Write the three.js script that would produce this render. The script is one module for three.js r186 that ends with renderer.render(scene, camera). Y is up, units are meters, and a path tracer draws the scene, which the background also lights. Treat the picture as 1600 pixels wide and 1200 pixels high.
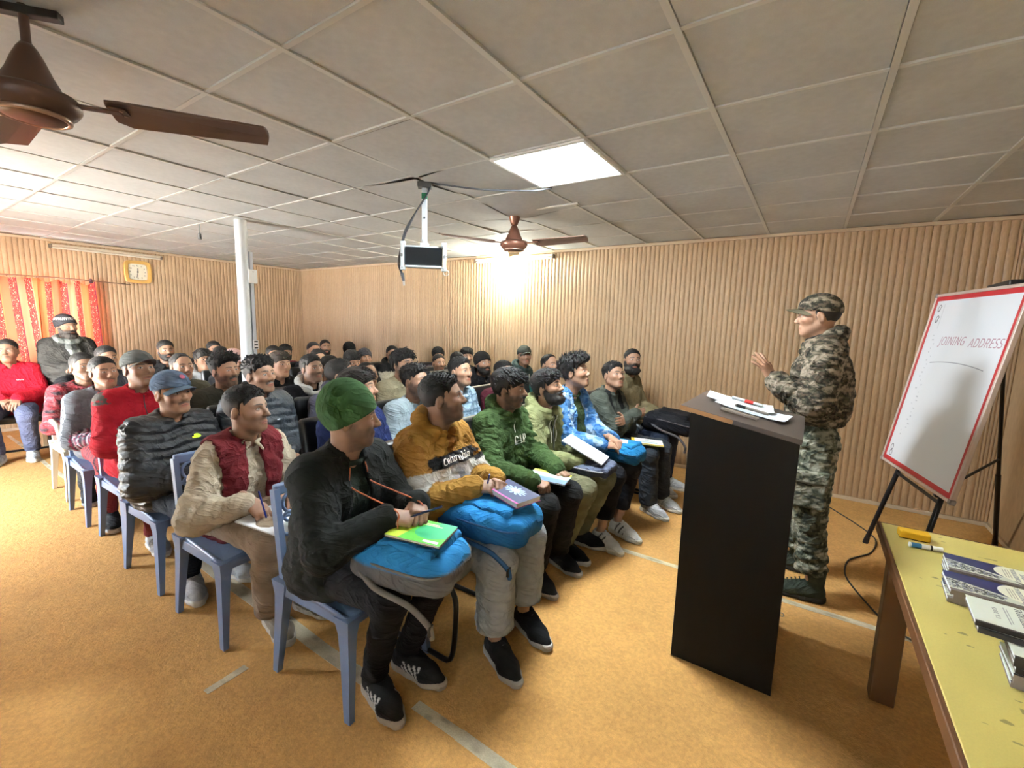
import * as THREE from 'three';
import { RoundedBoxGeometry } from 'three/addons/geometries/RoundedBoxGeometry.js';
import { mergeGeometries } from 'three/addons/utils/BufferGeometryUtils.js';
import { RectAreaLightUniformsLib } from 'three/addons/lights/RectAreaLightUniformsLib.js';
RectAreaLightUniformsLib.init();

// ------------------------------------------------------------------ camera, sky, lights, exposure
const scene = new THREE.Scene();
const renderer = new THREE.WebGLRenderer({ antialias: true });
renderer.toneMapping = THREE.LinearToneMapping;
renderer.toneMappingExposure = 1.48;
renderer.shadowMap.enabled = true;
const camera = new THREE.PerspectiveCamera(2 * Math.atan(600 / 696.46) * 180 / Math.PI, 4 / 3, 0.05, 60);
camera.rotation.order = 'YXZ';
camera.position.set(0, 1.558, 0);
camera.rotation.set(-0.134556, 0.587098, 0.0284612);
scene.background = new THREE.Color(0.82, 0.93, 1.04).multiplyScalar(29);
const sun = new THREE.DirectionalLight(new THREE.Color(1.0, 0.96, 0.90), 1150);     // falls on the yard outside the door, not into the room
sun.position.set(-1, 14, -3.4); sun.target.position.set(-6, 0, 3.0); sun.castShadow = true; sun.shadow.camera.left = sun.shadow.camera.bottom = -12; sun.shadow.camera.right = sun.shadow.camera.top = 12; sun.shadow.camera.far = 40; scene.add(sun, sun.target);
const LAMP_PANEL = 76;        // luminance of the ceiling panel, cool white
const CEIL = 2.495, WALL_Z = -5.15, WALL_X = -8.5, WALL_R = 1.36, WALL_N = 1.0;

// ------------------------------------------------------------------ helpers
let seed = 12345;
const rnd = () => { seed = (seed * 1664525 + 1013904223) >>> 0; return seed / 4294967296; };
const R = (a, b) => a + (b - a) * rnd();
const V = (x, y, z) => new THREE.Vector3(x, y, z);
const taken = {};
const numbered = n => { const k = taken[n] = (taken[n] ?? -1) + 1; return k ? `${n}_${String(k).padStart(3, '0')}` : n; };
const hex = h => { const c = new THREE.Color(h); return [c.r, c.g, c.b]; };
const mat = (color, roughness = 0.8, o = {}) => new THREE.MeshStandardMaterial({ color: Array.isArray(color) ? new THREE.Color(...color) : color, roughness, ...o });
function mesh(name, geo, m, parent) { const o = new THREE.Mesh(geo, m); o.name = name; o.castShadow = o.receiveShadow = true; if (parent) parent.add(o); return o; }
function thing(name, label, category, pos = [0, 0, 0], turn = 0, group) {
  const o = new THREE.Group(); o.name = numbered(name); o.position.set(...pos); o.rotation.y = turn;
  o.userData = { label, category }; if (group) o.userData.group = group; scene.add(o); return o;
}
function tag(o, label, category, group) { o.name = numbered(o.name); o.userData = { label, category }; if (group) o.userData.group = group; scene.add(o); return o; }
function struct(name, geo, m) { const o = mesh(name, geo, m); o.userData.kind = 'structure'; scene.add(o); return o; }
function structGroup(name) { const o = new THREE.Group(); o.name = name; o.userData.kind = 'structure'; scene.add(o); return o; }
const box = (w, h, d, x = 0, y = 0, z = 0) => new THREE.BoxGeometry(w, h, d).translate(x, y, z);
const rbox = (w, h, d, r = 0.006, x = 0, y = 0, z = 0, s = 2) => new RoundedBoxGeometry(w, h, d, s, Math.min(r, w / 2.01, h / 2.01, d / 2.01)).translate(x, y, z);
const cyl = (r0, r1, h, x = 0, y = 0, z = 0, n = 20) => new THREE.CylinderGeometry(r1, r0, h, n).translate(x, y, z);
const tube = (pts, r, n = 24, m = 8, closed = false) => new THREE.TubeGeometry(new THREE.CatmullRomCurve3(pts.map(p => V(...p)), closed, 'catmullrom', 0.4), n, r, m, closed);
const merge = gs => mergeGeometries(gs.map(g => g.index ? g.toNonIndexed() : g), false);
function bar(a, b, w, d = w) {            // box between two points, w wide, d deep
  const A = V(...a), B = V(...b), L = A.distanceTo(B), g = new THREE.BoxGeometry(w, L, d);
  g.applyQuaternion(new THREE.Quaternion().setFromUnitVectors(V(0, 1, 0), B.clone().sub(A).normalize()));
  const m = A.add(B).multiplyScalar(0.5); return g.translate(m.x, m.y, m.z);
}
function rod(a, b, r0, r1 = r0, n = 12) {
  const A = V(...a), B = V(...b), L = A.distanceTo(B), g = new THREE.CylinderGeometry(r1, r0, L, n);
  g.applyQuaternion(new THREE.Quaternion().setFromUnitVectors(V(0, 1, 0), B.clone().sub(A).normalize()));
  const m = A.add(B).multiplyScalar(0.5); return g.translate(m.x, m.y, m.z);
}
// value noise
const H = (x, y, z) => { let h = Math.imul(x, 374761393) ^ Math.imul(y, 668265263) ^ Math.imul(z, 2147483647 ^ 1013904223); h = Math.imul(h ^ (h >>> 13), 1274126177); return ((h ^ (h >>> 16)) >>> 0) / 4294967296; };
function noise(x, y, z) {
  const i = Math.floor(x), j = Math.floor(y), k = Math.floor(z); let a = x - i, b = y - j, c = z - k;
  a = a * a * (3 - 2 * a); b = b * b * (3 - 2 * b); c = c * c * (3 - 2 * c);
  const l = (p, q, t) => p + (q - p) * t;
  return l(l(l(H(i, j, k), H(i + 1, j, k), a), l(H(i, j + 1, k), H(i + 1, j + 1, k), a), b), l(l(H(i, j, k + 1), H(i + 1, j, k + 1), a), l(H(i, j + 1, k + 1), H(i + 1, j + 1, k + 1), a), b), c);
}
const fbm = (x, y, z) => 0.55 * noise(x, y, z) + 0.3 * noise(x * 2.1 + 7, y * 2.1, z * 2.1) + 0.15 * noise(x * 4.3, y * 4.3 + 3, z * 4.3);
const clamp = (x, a = 0, b = 1) => x < a ? a : x > b ? b : x;
const step = (a, b, x) => { const t = clamp((x - a) / (b - a)); return t * t * (3 - 2 * t); };
const mixc = (a, b, t) => [a[0] + (b[0] - a[0]) * t, a[1] + (b[1] - a[1]) * t, a[2] + (b[2] - a[2]) * t];
function canvasTex(w, h, draw, rep) {
  const c = document.createElement('canvas'); c.width = w; c.height = h; const g = c.getContext('2d'); draw(g, w, h);
  const t = new THREE.CanvasTexture(c); t.colorSpace = THREE.SRGBColorSpace; t.magFilter = THREE.LinearFilter; t.wrapS = t.wrapT = THREE.RepeatWrapping; if (rep) t.repeat.set(...rep); return t;
}
function dataTex(n, f, srgb = true, rep) {
  const d = new Uint8Array(n * n * 4);
  for (let y = 0; y < n; y++) for (let x = 0; x < n; x++) { const c = f(x / n, y / n, x, y), i = (y * n + x) * 4; d[i] = clamp(c[0], 0, 1) * 255; d[i + 1] = clamp(c[1], 0, 1) * 255; d[i + 2] = clamp(c[2], 0, 1) * 255; d[i + 3] = 255; }
  const t = new THREE.DataTexture(d, n, n); t.magFilter = THREE.LinearFilter; t.minFilter = THREE.LinearMipmapLinearFilter; t.generateMipmaps = true;
  if (srgb) t.colorSpace = THREE.SRGBColorSpace; t.wrapS = t.wrapT = THREE.RepeatWrapping; if (rep) t.repeat.set(...rep); t.needsUpdate = true; return t;
}
// periodic noise for tiling textures
const pn = (u, v, f, s) => { const x = u * f, y = v * f, i = Math.floor(x), j = Math.floor(y); let a = x - i, b = y - j; a = a * a * (3 - 2 * a); b = b * b * (3 - 2 * b); const w = n => ((n % f) + f) % f; const h = (p, q) => H(w(p), w(q), s); return (h(i, j) * (1 - a) + h(i + 1, j) * a) * (1 - b) + (h(i, j + 1) * (1 - a) + h(i + 1, j + 1) * a) * b; };
// ------------------------------------------------------------------ room shell
// floor: orange-brown needle-felt carpet
const carpetTex = dataTex(1024, (u, v, x, y) => {
  const big = pn(u, v, 5, 1), mid = pn(u, v, 23, 2), fine = pn(u, v, 160, 3), fib = H(x, y, 9), st = pn(u, v, 11, 4);
  const k = 0.90 + 0.05 * big + 0.04 * (mid - 0.5) + 0.10 * (fine - 0.5) + 0.13 * (fib - 0.5), d = st > 0.80 ? (st - 0.80) * 0.4 : 0;
  return [0.82 * k - d * 0.5, 0.622 * k - d * 0.5, 0.36 * k - d * 0.3];
}, true);
const carpetBump = dataTex(512, (u, v, x, y) => { const h = 0.5 * H(x, y, 5) + 0.5 * pn(u, v, 90, 6); return [h, h, h]; }, false);
const carpetMat = mat(0xffffff, 1.0, { map: carpetTex, bumpMap: carpetBump, bumpScale: 0.003 });
{
  const g = new THREE.BoxGeometry(WALL_R - WALL_X + 0.4, 0.1, WALL_N - WALL_Z + 0.4).translate((WALL_R + WALL_X) / 2, -0.05, (WALL_N + WALL_Z) / 2);
  const p = g.attributes.position, uv = g.attributes.uv; for (let i = 0; i < p.count; i++) uv.setXY(i, p.getX(i) / 1.7, p.getZ(i) / 1.7);
  struct('floor', g, carpetMat);
}
// seams between the carpet widths, covered with cloth tape
const tapeTex = dataTex(256, (u, v, x, y) => { const k = 0.72 + 0.2 * pn(u, v, 9, 21) + 0.1 * (H(x, y, 22) - 0.5), w = 1 - 0.5 * Math.max(0, pn(u, v, 17, 23) - 0.6); return [0.93 * k * w, 0.87 * k * w, 0.74 * k * w]; });
const tapeMat = mat(0xffffff, 0.75, { map: tapeTex });
function tape(pts, w, label) {
  const g = []; for (let i = 0; i + 1 < pts.length; i++) { const [x0, z0] = pts[i], [x1, z1] = pts[i + 1]; const L = Math.hypot(x1 - x0, z1 - z0); const b = new THREE.BoxGeometry(L + 0.004, 0.0016, w * R(0.92, 1.08)); b.rotateY(-Math.atan2(z1 - z0, x1 - x0)); b.translate((x0 + x1) / 2, 0.0012, (z0 + z1) / 2); const p = b.attributes.position, uv = b.attributes.uv; for (let k = 0; k < p.count; k++) uv.setXY(k, p.getX(k), p.getZ(k) * 2); g.push(b); }
  const o = tag(mesh('floor_tape', merge(g), tapeMat), label, 'tape', 'carpet seam tapes');
}
const line = (x0, x1, z, n, a = 0.006) => Array.from({ length: n + 1 }, (_, i) => [x0 + (x1 - x0) * i / n, z + R(-a, a)]);
tape(line(-1.20, 0.9, -1.155, 9), 0.05, 'long off-white tape strip on carpet running from the front chair towards the camera');
tape(line(-8.2, -5.4, -1.03, 10), 0.035, 'worn tape strip on carpet beside the wooden desk');
tape(line(-3.4, -1.3, -1.13, 8), 0.07, 'scuffed dirty tape strip on carpet under the aisle chairs');
tape(line(-1.25, 1.2, -2.915, 9), 0.045, 'off-white tape strip on carpet passing behind the lectern');
tape([[-1.952, -0.70], [-1.956, -0.78], [-1.961, -0.862]], 0.036, 'short torn tape scrap lying on open carpet near the camera');
// ceiling: steel grid with lay-in tiles
const tileTex = dataTex(512, (u, v, x, y) => { const k = 0.80 + 0.05 * (pn(u, v, 4, 31) - 0.5) + 0.03 * (pn(u, v, 40, 32) - 0.5) + 0.03 * (H(x, y, 33) - 0.5); return [k, k * 0.998, k * 0.985]; });
const tileMats = [0, 1, 2].map(i => mat([0.985, 0.99, 0.985].map(c => c * (0.96 - 0.03 * i)), 0.85, { map: tileTex }));
const gridMat = mat(0xd3d2cc, 0.5), gridDark = mat(0x6f6a60, 0.6);
const XG = i => -0.4518 + 0.6 * i, ZG = r => -1.5669 - 0.6065 * r;
{
  const ceiling = structGroup('ceiling');
  mesh('ceiling_slab', box(WALL_R - WALL_X + 0.4, 0.12, WALL_N - WALL_Z + 0.4, (WALL_R + WALL_X) / 2, CEIL + 0.36, (WALL_N + WALL_Z) / 2), mat(0x9a968e, 0.9), ceiling);
  for (let i = -14; i <= 3; i++) {
    const x = XG(i); if (x < WALL_X || x > WALL_R) continue;
    mesh('grid_runner', box(0.024, 0.03, WALL_N - WALL_Z, x, CEIL + 0.013, (WALL_N + WALL_Z) / 2), gridMat, ceiling);
  }
  for (let r = -4; r <= 5; r++) { const z = ZG(r); mesh('grid_cross_runner', box(WALL_R - WALL_X, 0.028, 0.02, (WALL_R + WALL_X) / 2, CEIL + 0.0135, z), gridMat, ceiling); }
  const base = new THREE.BoxGeometry(1, 1, 1);
  for (let i = -15; i <= 3; i++) for (let r = -5; r <= 5; r++) {
    const x0 = Math.max(XG(i), WALL_X), x1 = Math.min(XG(i + 1), WALL_R), z0 = Math.max(ZG(r + 1), WALL_Z), z1 = Math.min(ZG(r), WALL_N);
    if (x1 - x0 < 0.04 || z1 - z0 < 0.04) continue;
    if (i === -2 && r === 1) continue;                       // the light panel sits here
    const near = [[-3, 1], [-3, 2], [-4, 2], [-3, 3], [-2, 2], [-2, 3], [-4, 1], [-3, 0], [-4, 3]].some(q => q[0] === i && q[1] === r);
    const g = new THREE.PlaneGeometry(x1 - x0 - 0.029, z1 - z0 - 0.026, near ? 10 : 1, near ? 10 : 1).rotateX(Math.PI / 2);
    const p = g.attributes.position, uv = g.attributes.uv, cx = (x0 + x1) / 2, cz = (z0 + z1) / 2, ty = R(0.002, 0.007), tx = R(-0.006, 0.006), tz = R(-0.006, 0.006);
    for (let k = 0; k < p.count; k++) {
      const X = p.getX(k) + cx, Z = p.getZ(k) + cz; let y = CEIL + ty + tx * p.getX(k) + tz * p.getZ(k);
      if (near) { const d = Math.hypot(X + 2.22, Z + 3.28), e = Math.hypot(X + 2.27, Z + 2.27); y -= 0.035 * Math.exp(-d * d / 0.10) + 0.022 * Math.exp(-e * e / 0.08) + 0.010 * (noise(X * 4, 3, Z * 4) - 0.3); }
      p.setXYZ(k, X, y, Z); uv.setXY(k, X * 1.1, Z * 1.1);
    }
    g.computeVertexNormals();
    const t = new THREE.Mesh(g, tileMats[Math.floor(rnd() * 3)]); t.name = 'ceiling_tile'; t.castShadow = t.receiveShadow = true; t.material.side = THREE.DoubleSide; ceiling.add(t);
  }
}
// walls: fluted PVC cladding, each board 250 mm wide with five flutes
const pvcTex = dataTex(512, (u, v, x, y) => { const g = pn(u, v, 64, 41), k = 0.93 + 0.05 * (pn(u, v, 6, 42) - 0.5) + 0.07 * (g - 0.5) + 0.03 * (H(x, y, 43) - 0.5); return [k, k, k]; });
const pvc = [[0.60, 0.405, 0.232], [0.58, 0.39, 0.222], [0.62, 0.42, 0.244]].map(c => mat(c, 0.42, { map: pvcTex }));
const backMat = mat(0x8c7454, 0.9);
function board(h, w = 0.25, n = 5) {
  const s = new THREE.Shape(), f = w / n; s.moveTo(0, -0.004);
  for (let i = 0; i < n; i++) { const x = i * f, gp = i === 0 ? 0.004 : 0.0025; s.lineTo(x + 0.0005, -0.001); s.lineTo(x + gp, 0.0025); for (let k = 1; k <= 5; k++) { const t = k / 6; s.lineTo(x + gp + (f - 2 * gp) * t, 0.0045 + 0.0045 * Math.sin(Math.PI * t)); } s.lineTo(x + f - gp, 0.0025); }
  s.lineTo(w - 0.0005, -0.001); s.lineTo(w, -0.004); s.lineTo(0, -0.004);
  const g = new THREE.ExtrudeGeometry(s, { depth: h, bevelEnabled: false }).rotateX(-Math.PI / 2);   // y up, flutes face -z -> flipped below
  g.scale(1, 1, -1); const ix = g.index; const p = g.attributes.position; // mirrored: restore winding
  for (let i = 0; i < p.count; i += 3) for (const a of [p, g.attributes.uv]) { const n2 = a.itemSize; for (let k = 0; k < n2; k++) { const t = a.array[(i + 1) * n2 + k]; a.array[(i + 1) * n2 + k] = a.array[(i + 2) * n2 + k]; a.array[(i + 2) * n2 + k] = t; } }
  const uv = g.attributes.uv; for (let i = 0; i < p.count; i++) uv.setXY(i, p.getX(i) * 3, p.getY(i) * 0.7);
  g.computeVertexNormals(); return g;
}
const boardGeo = board(CEIL - 0.01);
function cladWall(name, len, place) {
  const w = structGroup(name);
  place(w);
  const n = Math.ceil(len / 0.25);
  for (let i = 0; i < n; i++) { const cut = Math.min(0.25, len - i * 0.25); const b = new THREE.Mesh(boardGeo, pvc[(i * 7 + (i >> 1)) % 3]); b.name = 'wall_panel'; b.position.set(i * 0.25, 0.005, 0); if (cut < 0.25) b.scale.x = cut / 0.25; b.castShadow = b.receiveShadow = true; w.add(b); }
  return w;
}
// far long wall (its boards face +z)
const wb = cladWall('wall_back', WALL_R - WALL_X, w => { w.position.set(WALL_X, 0, WALL_Z); });
mesh('wall_core', box(WALL_R - WALL_X + 0.4, CEIL + 0.5, 0.15, (WALL_R - WALL_X) / 2, CEIL / 2 + 0.2, -0.081), backMat, wb);
// left wall with a curtained window; boards face +x
const WIN = { z0: -2.02, z1: -0.35, y0: 0.95, y1: 1.92 };
{
  const w = structGroup('wall_left'); w.position.set(WALL_X, 0, WALL_N); w.rotation.y = Math.PI / 2;     // local x -> world -z
  const len = WALL_N - WALL_Z, n = Math.ceil(len / 0.25), loGeo = board(WIN.y0), hiGeo = board(CEIL - WIN.y1 - 0.01);
  for (let i = 0; i < n; i++) {
    const za = WALL_N - i * 0.25, m = pvc[(i * 5 + 1) % 3], inWin = za <= WIN.z1 + 0.13 && za - 0.25 >= WIN.z0 - 0.13;
    for (const [g, y] of inWin ? [[loGeo, 0.005], [hiGeo, WIN.y1]] : [[boardGeo, 0.005]]) { const b = new THREE.Mesh(g, m); b.name = 'wall_panel'; b.position.set(i * 0.25, y, 0); if (len - i * 0.25 < 0.25) b.scale.x = (len - i * 0.25) / 0.25; b.castShadow = b.receiveShadow = true; w.add(b); }
  }
  const a = WALL_N - WIN.z1, b = WALL_N - WIN.z0, Hh = CEIL + 0.5;
  for (const g of [box(a + 0.2, Hh, 0.15, a / 2 - 0.1, Hh / 2 - 0.05, -0.081), box(len - b + 0.2, Hh, 0.15, (len + b) / 2 + 0.1, Hh / 2 - 0.05, -0.081), box(b - a, WIN.y0, 0.15, (a + b) / 2, WIN.y0 / 2, -0.081), box(b - a, Hh - WIN.y1, 0.15, (a + b) / 2, (Hh + WIN.y1) / 2 - 0.05, -0.081)]) mesh('wall_core', g, backMat, w);
}
const sillMat = mat(0xb59a72, 0.6), frameMat = mat(0xd8d4c8, 0.5);
{
  const w = structGroup('window_1'), zc = (WIN.z0 + WIN.z1) / 2, W = WIN.z1 - WIN.z0, yc = (WIN.y0 + WIN.y1) / 2, Hh = WIN.y1 - WIN.y0;
  for (const [y, h] of [[WIN.y0 + 0.025, 0.05], [WIN.y1 - 0.025, 0.05]]) mesh('window_frame', box(0.06, h, W, WALL_X - 0.08, y, zc), frameMat, w);
  for (const z of [WIN.z0 + 0.025, zc, WIN.z1 - 0.025]) mesh('window_frame', box(0.06, Hh, 0.05, WALL_X - 0.08, yc, z), frameMat, w);
  for (const s of [-1, 1]) mesh('pane', box(0.005, Hh - 0.1, W / 2 - 0.06, WALL_X - 0.08, yc, zc + s * W / 4), new THREE.MeshPhysicalMaterial({ color: 0xffffff, transmission: 1, roughness: 0.05, thickness: 0 }), w);
}
// right wall: flat plastered board
const plain = mat([0.56, 0.385, 0.225], 0.6, { map: pvcTex });
{
  const w = structGroup('wall_right');
  for (let i = 0; i < 5; i++) { const z1 = WALL_N - i * 1.23, z0 = Math.max(WALL_Z, z1 - 1.226); const g = box(0.15, CEIL + 0.5, z1 - z0, WALL_R + 0.075, CEIL / 2 + 0.2, (z0 + z1) / 2); mesh('wall_sheet', g, plain, w); }
  mesh('wall_core', box(0.1, CEIL + 0.6, WALL_N - WALL_Z + 0.4, WALL_R + 0.2, CEIL / 2 + 0.2, (WALL_N + WALL_Z) / 2), backMat, w);
}
// wall behind the camera, with the open doorway that lets the daylight into the aisle
const DOOR = { x0: -6.15, x1: -4.75, y1: 2.1 };
{
  const w = structGroup('wall_front'), Hh = CEIL + 0.5, z = WALL_N + 0.075, W2 = { x0: -1.5, x1: 0.95, y0: 0.95, y1: 2.05 };
  const pc = (x0, x1, y0, y1) => mesh('wall_core', box(x1 - x0, y1 - y0, 0.15, (x0 + x1) / 2, (y0 + y1) / 2, z), plain, w);
  pc(WALL_X - 0.2, DOOR.x0, -0.1, Hh); pc(DOOR.x0, DOOR.x1, DOOR.y1, Hh); pc(DOOR.x1, W2.x0, -0.1, Hh); pc(W2.x0, W2.x1, -0.1, W2.y0); pc(W2.x0, W2.x1, W2.y1, Hh); pc(W2.x1, WALL_R + 0.2, -0.1, Hh);
  const w2 = structGroup('window_2'), xm = (W2.x0 + W2.x1) / 2, ym = (W2.y0 + W2.y1) / 2;    // frosted window behind the camera
  for (const x of [W2.x0 + 0.025, xm, W2.x1 - 0.025]) mesh('window_frame', box(0.05, W2.y1 - W2.y0, 0.06, x, ym, z), frameMat, w2);
  for (const y of [W2.y0 + 0.025, W2.y1 - 0.025]) mesh('window_frame', box(W2.x1 - W2.x0, 0.05, 0.06, xm, y, z), frameMat, w2);
  for (const q of [-1, 1]) mesh('pane', box((W2.x1 - W2.x0) / 2 - 0.06, W2.y1 - W2.y0 - 0.1, 0.004, xm + q * (W2.x1 - W2.x0) / 4, ym, z), new THREE.MeshPhysicalMaterial({ color: 0xf2f4f2, transmission: 0.32, roughness: 1, thickness: 0 }), w2);
  const d = structGroup('door_1');
  for (const x of [DOOR.x0 - 0.03, DOOR.x1 + 0.03]) mesh('door_frame', box(0.06, DOOR.y1 + 0.06, 0.17, x, (DOOR.y1 + 0.06) / 2, z), sillMat, d);
  mesh('door_frame', box(DOOR.x1 - DOOR.x0, 0.06, 0.17, (DOOR.x0 + DOOR.x1) / 2, DOOR.y1 + 0.03, z), sillMat, d);
  for (const [x, s] of [[DOOR.x0 - 0.02, -1], [DOOR.x1 + 0.02, 1]]) { const leaf = mesh('door_leaf', box(0.70, DOOR.y1 - 0.02, 0.04), mat(0x7b5a3a, 0.6), d); leaf.position.set(x + s * 0.35, DOOR.y1 / 2, z + 0.12); }
  struct('ground', box(40, 0.1, 30, -3, -0.17, WALL_N + 15.2), mat([0.62, 0.61, 0.58], 0.95));
}
// trims
const trimMat = mat([0.62, 0.47, 0.31], 0.5);
struct('trim_1', rbox(WALL_R - WALL_X, 0.03, 0.022, 0.004, (WALL_R + WALL_X) / 2, CEIL - 0.016, WALL_Z + 0.018), trimMat);
struct('trim_2', rbox(0.022, 0.03, WALL_N - WALL_Z, 0.004, WALL_X + 0.018, CEIL - 0.016, (WALL_N + WALL_Z) / 2), trimMat);
struct('trim_3', rbox(0.03, 0.03, WALL_N - WALL_Z, 0.004, WALL_R - 0.012, CEIL - 0.016, (WALL_N + WALL_Z) / 2), trimMat);
struct('baseboard_back', rbox(WALL_R - WALL_X, 0.035, 0.02, 0.004, (WALL_R + WALL_X) / 2, 0.018, WALL_Z + 0.02), mat([0.60, 0.47, 0.33], 0.6));
struct('baseboard_left', rbox(0.02, 0.035, WALL_N - WALL_Z, 0.004, WALL_X + 0.02, 0.018, (WALL_N + WALL_Z) / 2), mat([0.60, 0.47, 0.33], 0.6));
struct('baseboard_right', rbox(0.02, 0.035, WALL_N - WALL_Z, 0.004, WALL_R - 0.008, 0.018, (WALL_N + WALL_Z) / 2), mat([0.50, 0.38, 0.26], 0.6));
// white round post
{
  const t = thing('support_post', 'tall white round steel post standing among the seated men', 'post', [-4.80, 0, -2.29]);
  mesh('post_shaft', cyl(0.055, 0.055, CEIL, 0, CEIL / 2, 0, 32), mat(0xe9ebee, 0.4), t);
  mesh('conduit', box(0.035, 1.75, 0.03, 0.035, 1.32, -0.062), mat(0xc6cbd4, 0.5), t);
  const s = mesh('switch_box', rbox(0.035, 0.135, 0.085, 0.006, 0.05, 1.955, -0.065), mat(0xf2f2f0, 0.4), t);
  mesh('screw', cyl(0.005, 0.005, 0.004).rotateZ(Math.PI / 2).translate(0.069, 2.00, -0.065), mat(0x777777, 0.4), s);
  const k = mesh('socket_plate', rbox(0.012, 0.095, 0.05, 0.004, 0.06, 1.27, -0.062), mat(0xe8e8e8, 0.4), t);
  for (const y of [-0.032, 0, 0.032]) mesh('socket', box(0.004, 0.014, 0.034, 0.067, 1.27 + y, -0.062), mat(0x333333, 0.5), k);
}
// ------------------------------------------------------------------ lamps
{
  const x = (XG(-2) + XG(-1)) / 2, z = (ZG(1) + ZG(2)) / 2;
  const t = thing('ceiling_light_panel', 'square white glowing light panel set in the ceiling', 'ceiling light', [x, CEIL, z]);
  const f = []; for (const s of [-1, 1]) { f.push(box(0.596, 0.02, 0.018, 0, 0.0, s * 0.29)); f.push(box(0.018, 0.02, 0.562, s * 0.29, 0.0, 0)); }
  mesh('panel_frame', merge(f), mat(0xf0f0ee, 0.4), t);
  mesh('diffuser', box(0.562, 0.006, 0.562, 0, 0.003, 0), new THREE.MeshStandardMaterial({ color: 0xffffff, roughness: 0.5, emissive: new THREE.Color(0.93, 1, 0.99), emissiveIntensity: 4 }), t);
  mesh('back_box', box(0.58, 0.03, 0.58, 0, 0.03, 0), mat(0xdddddd, 0.5), t);
  const l = new THREE.RectAreaLight(new THREE.Color(0.90, 1.0, 1.04), LAMP_PANEL, 0.55, 0.55); l.position.set(x, CEIL - 0.012, z); l.rotation.x = -Math.PI / 2; scene.add(l);
}
const tubeWhite = mat(0xe8e2d2, 0.35), batten = mat(0xd9cdb4, 0.5), lampDark = mat(0x5b4b3c, 0.5);
function tubeLight(label, pos, turn, len) {
  const t = thing('tube_light', label, 'tube light', pos, turn);
  mesh('batten', rbox(len, 0.03, 0.045, 0.005, 0, 0.02, 0.02), batten, t);
  mesh('glass_tube', cyl(0.013, 0.013, len - 0.06, 0, 0, 0, 14).rotateZ(Math.PI / 2).translate(0, -0.012, 0.03), tubeWhite, t);
  for (const s of [-1, 1]) mesh('end_cap', rbox(0.03, 0.05, 0.05, 0.006, s * (len / 2 - 0.012), 0.005, 0.025), lampDark, t);
  return t;
}
tubeLight('unlit tube light fixed high on the long panelled wall above the glowing bulb', [-3.45, 2.415, WALL_Z + 0.012], 0, 1.27);
tubeLight('unlit tube light on the wall above the gold clock', [WALL_X + 0.012, 2.40, -2.24], Math.PI / 2, 1.24);
{
  const t = thing('light_bulb', 'small glowing bulb on the long wall below the tube light', 'bulb', [-3.47, 2.33, WALL_Z + 0.02]);
  mesh('wall_holder', cyl(0.03, 0.025, 0.035).rotateX(Math.PI / 2).translate(0, 0, 0.01), mat(0xeeeeee, 0.4), t);
  mesh('bulb_cap', cyl(0.014, 0.014, 0.035).rotateX(Math.PI / 2).translate(0, 0, 0.045), mat(0xcccccc, 0.3, { metalness: 0.8 }), t);
  const pts = [[0.001, 0], [0.016, 0.004], [0.024, 0.02], [0.033, 0.045], [0.032, 0.062], [0.022, 0.08], [0.001, 0.086]].map(p => new THREE.Vector2(...p));
  mesh('bulb_glass', new THREE.LatheGeometry(pts, 20).rotateX(Math.PI / 2).translate(0, 0, 0.06), new THREE.MeshStandardMaterial({ color: 0xffffff, emissive: new THREE.Color(0.95, 1, 0.9), emissiveIntensity: 30, roughness: 0.4 }), t);
  const l = new THREE.PointLight(new THREE.Color(0.93, 1.0, 0.9), 7); l.position.set(-3.47, 2.33, WALL_Z + 0.125); l.castShadow = true; scene.add(l);
}
// small pendant cord without a bulb
{
  const t = thing('pendant_socket', 'small black lamp socket hanging from the ceiling on a short cord', 'socket', [-5.42, CEIL, -2.18]);
  mesh('cord', rod([0, 0, 0], [0, -0.10, 0.005], 0.004), mat(0x333333, 0.6), t);
  mesh('socket_body', cyl(0.018, 0.014, 0.06, 0, -0.125, 0.005), mat(0x2a2a2a, 0.5), t);
}
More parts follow.
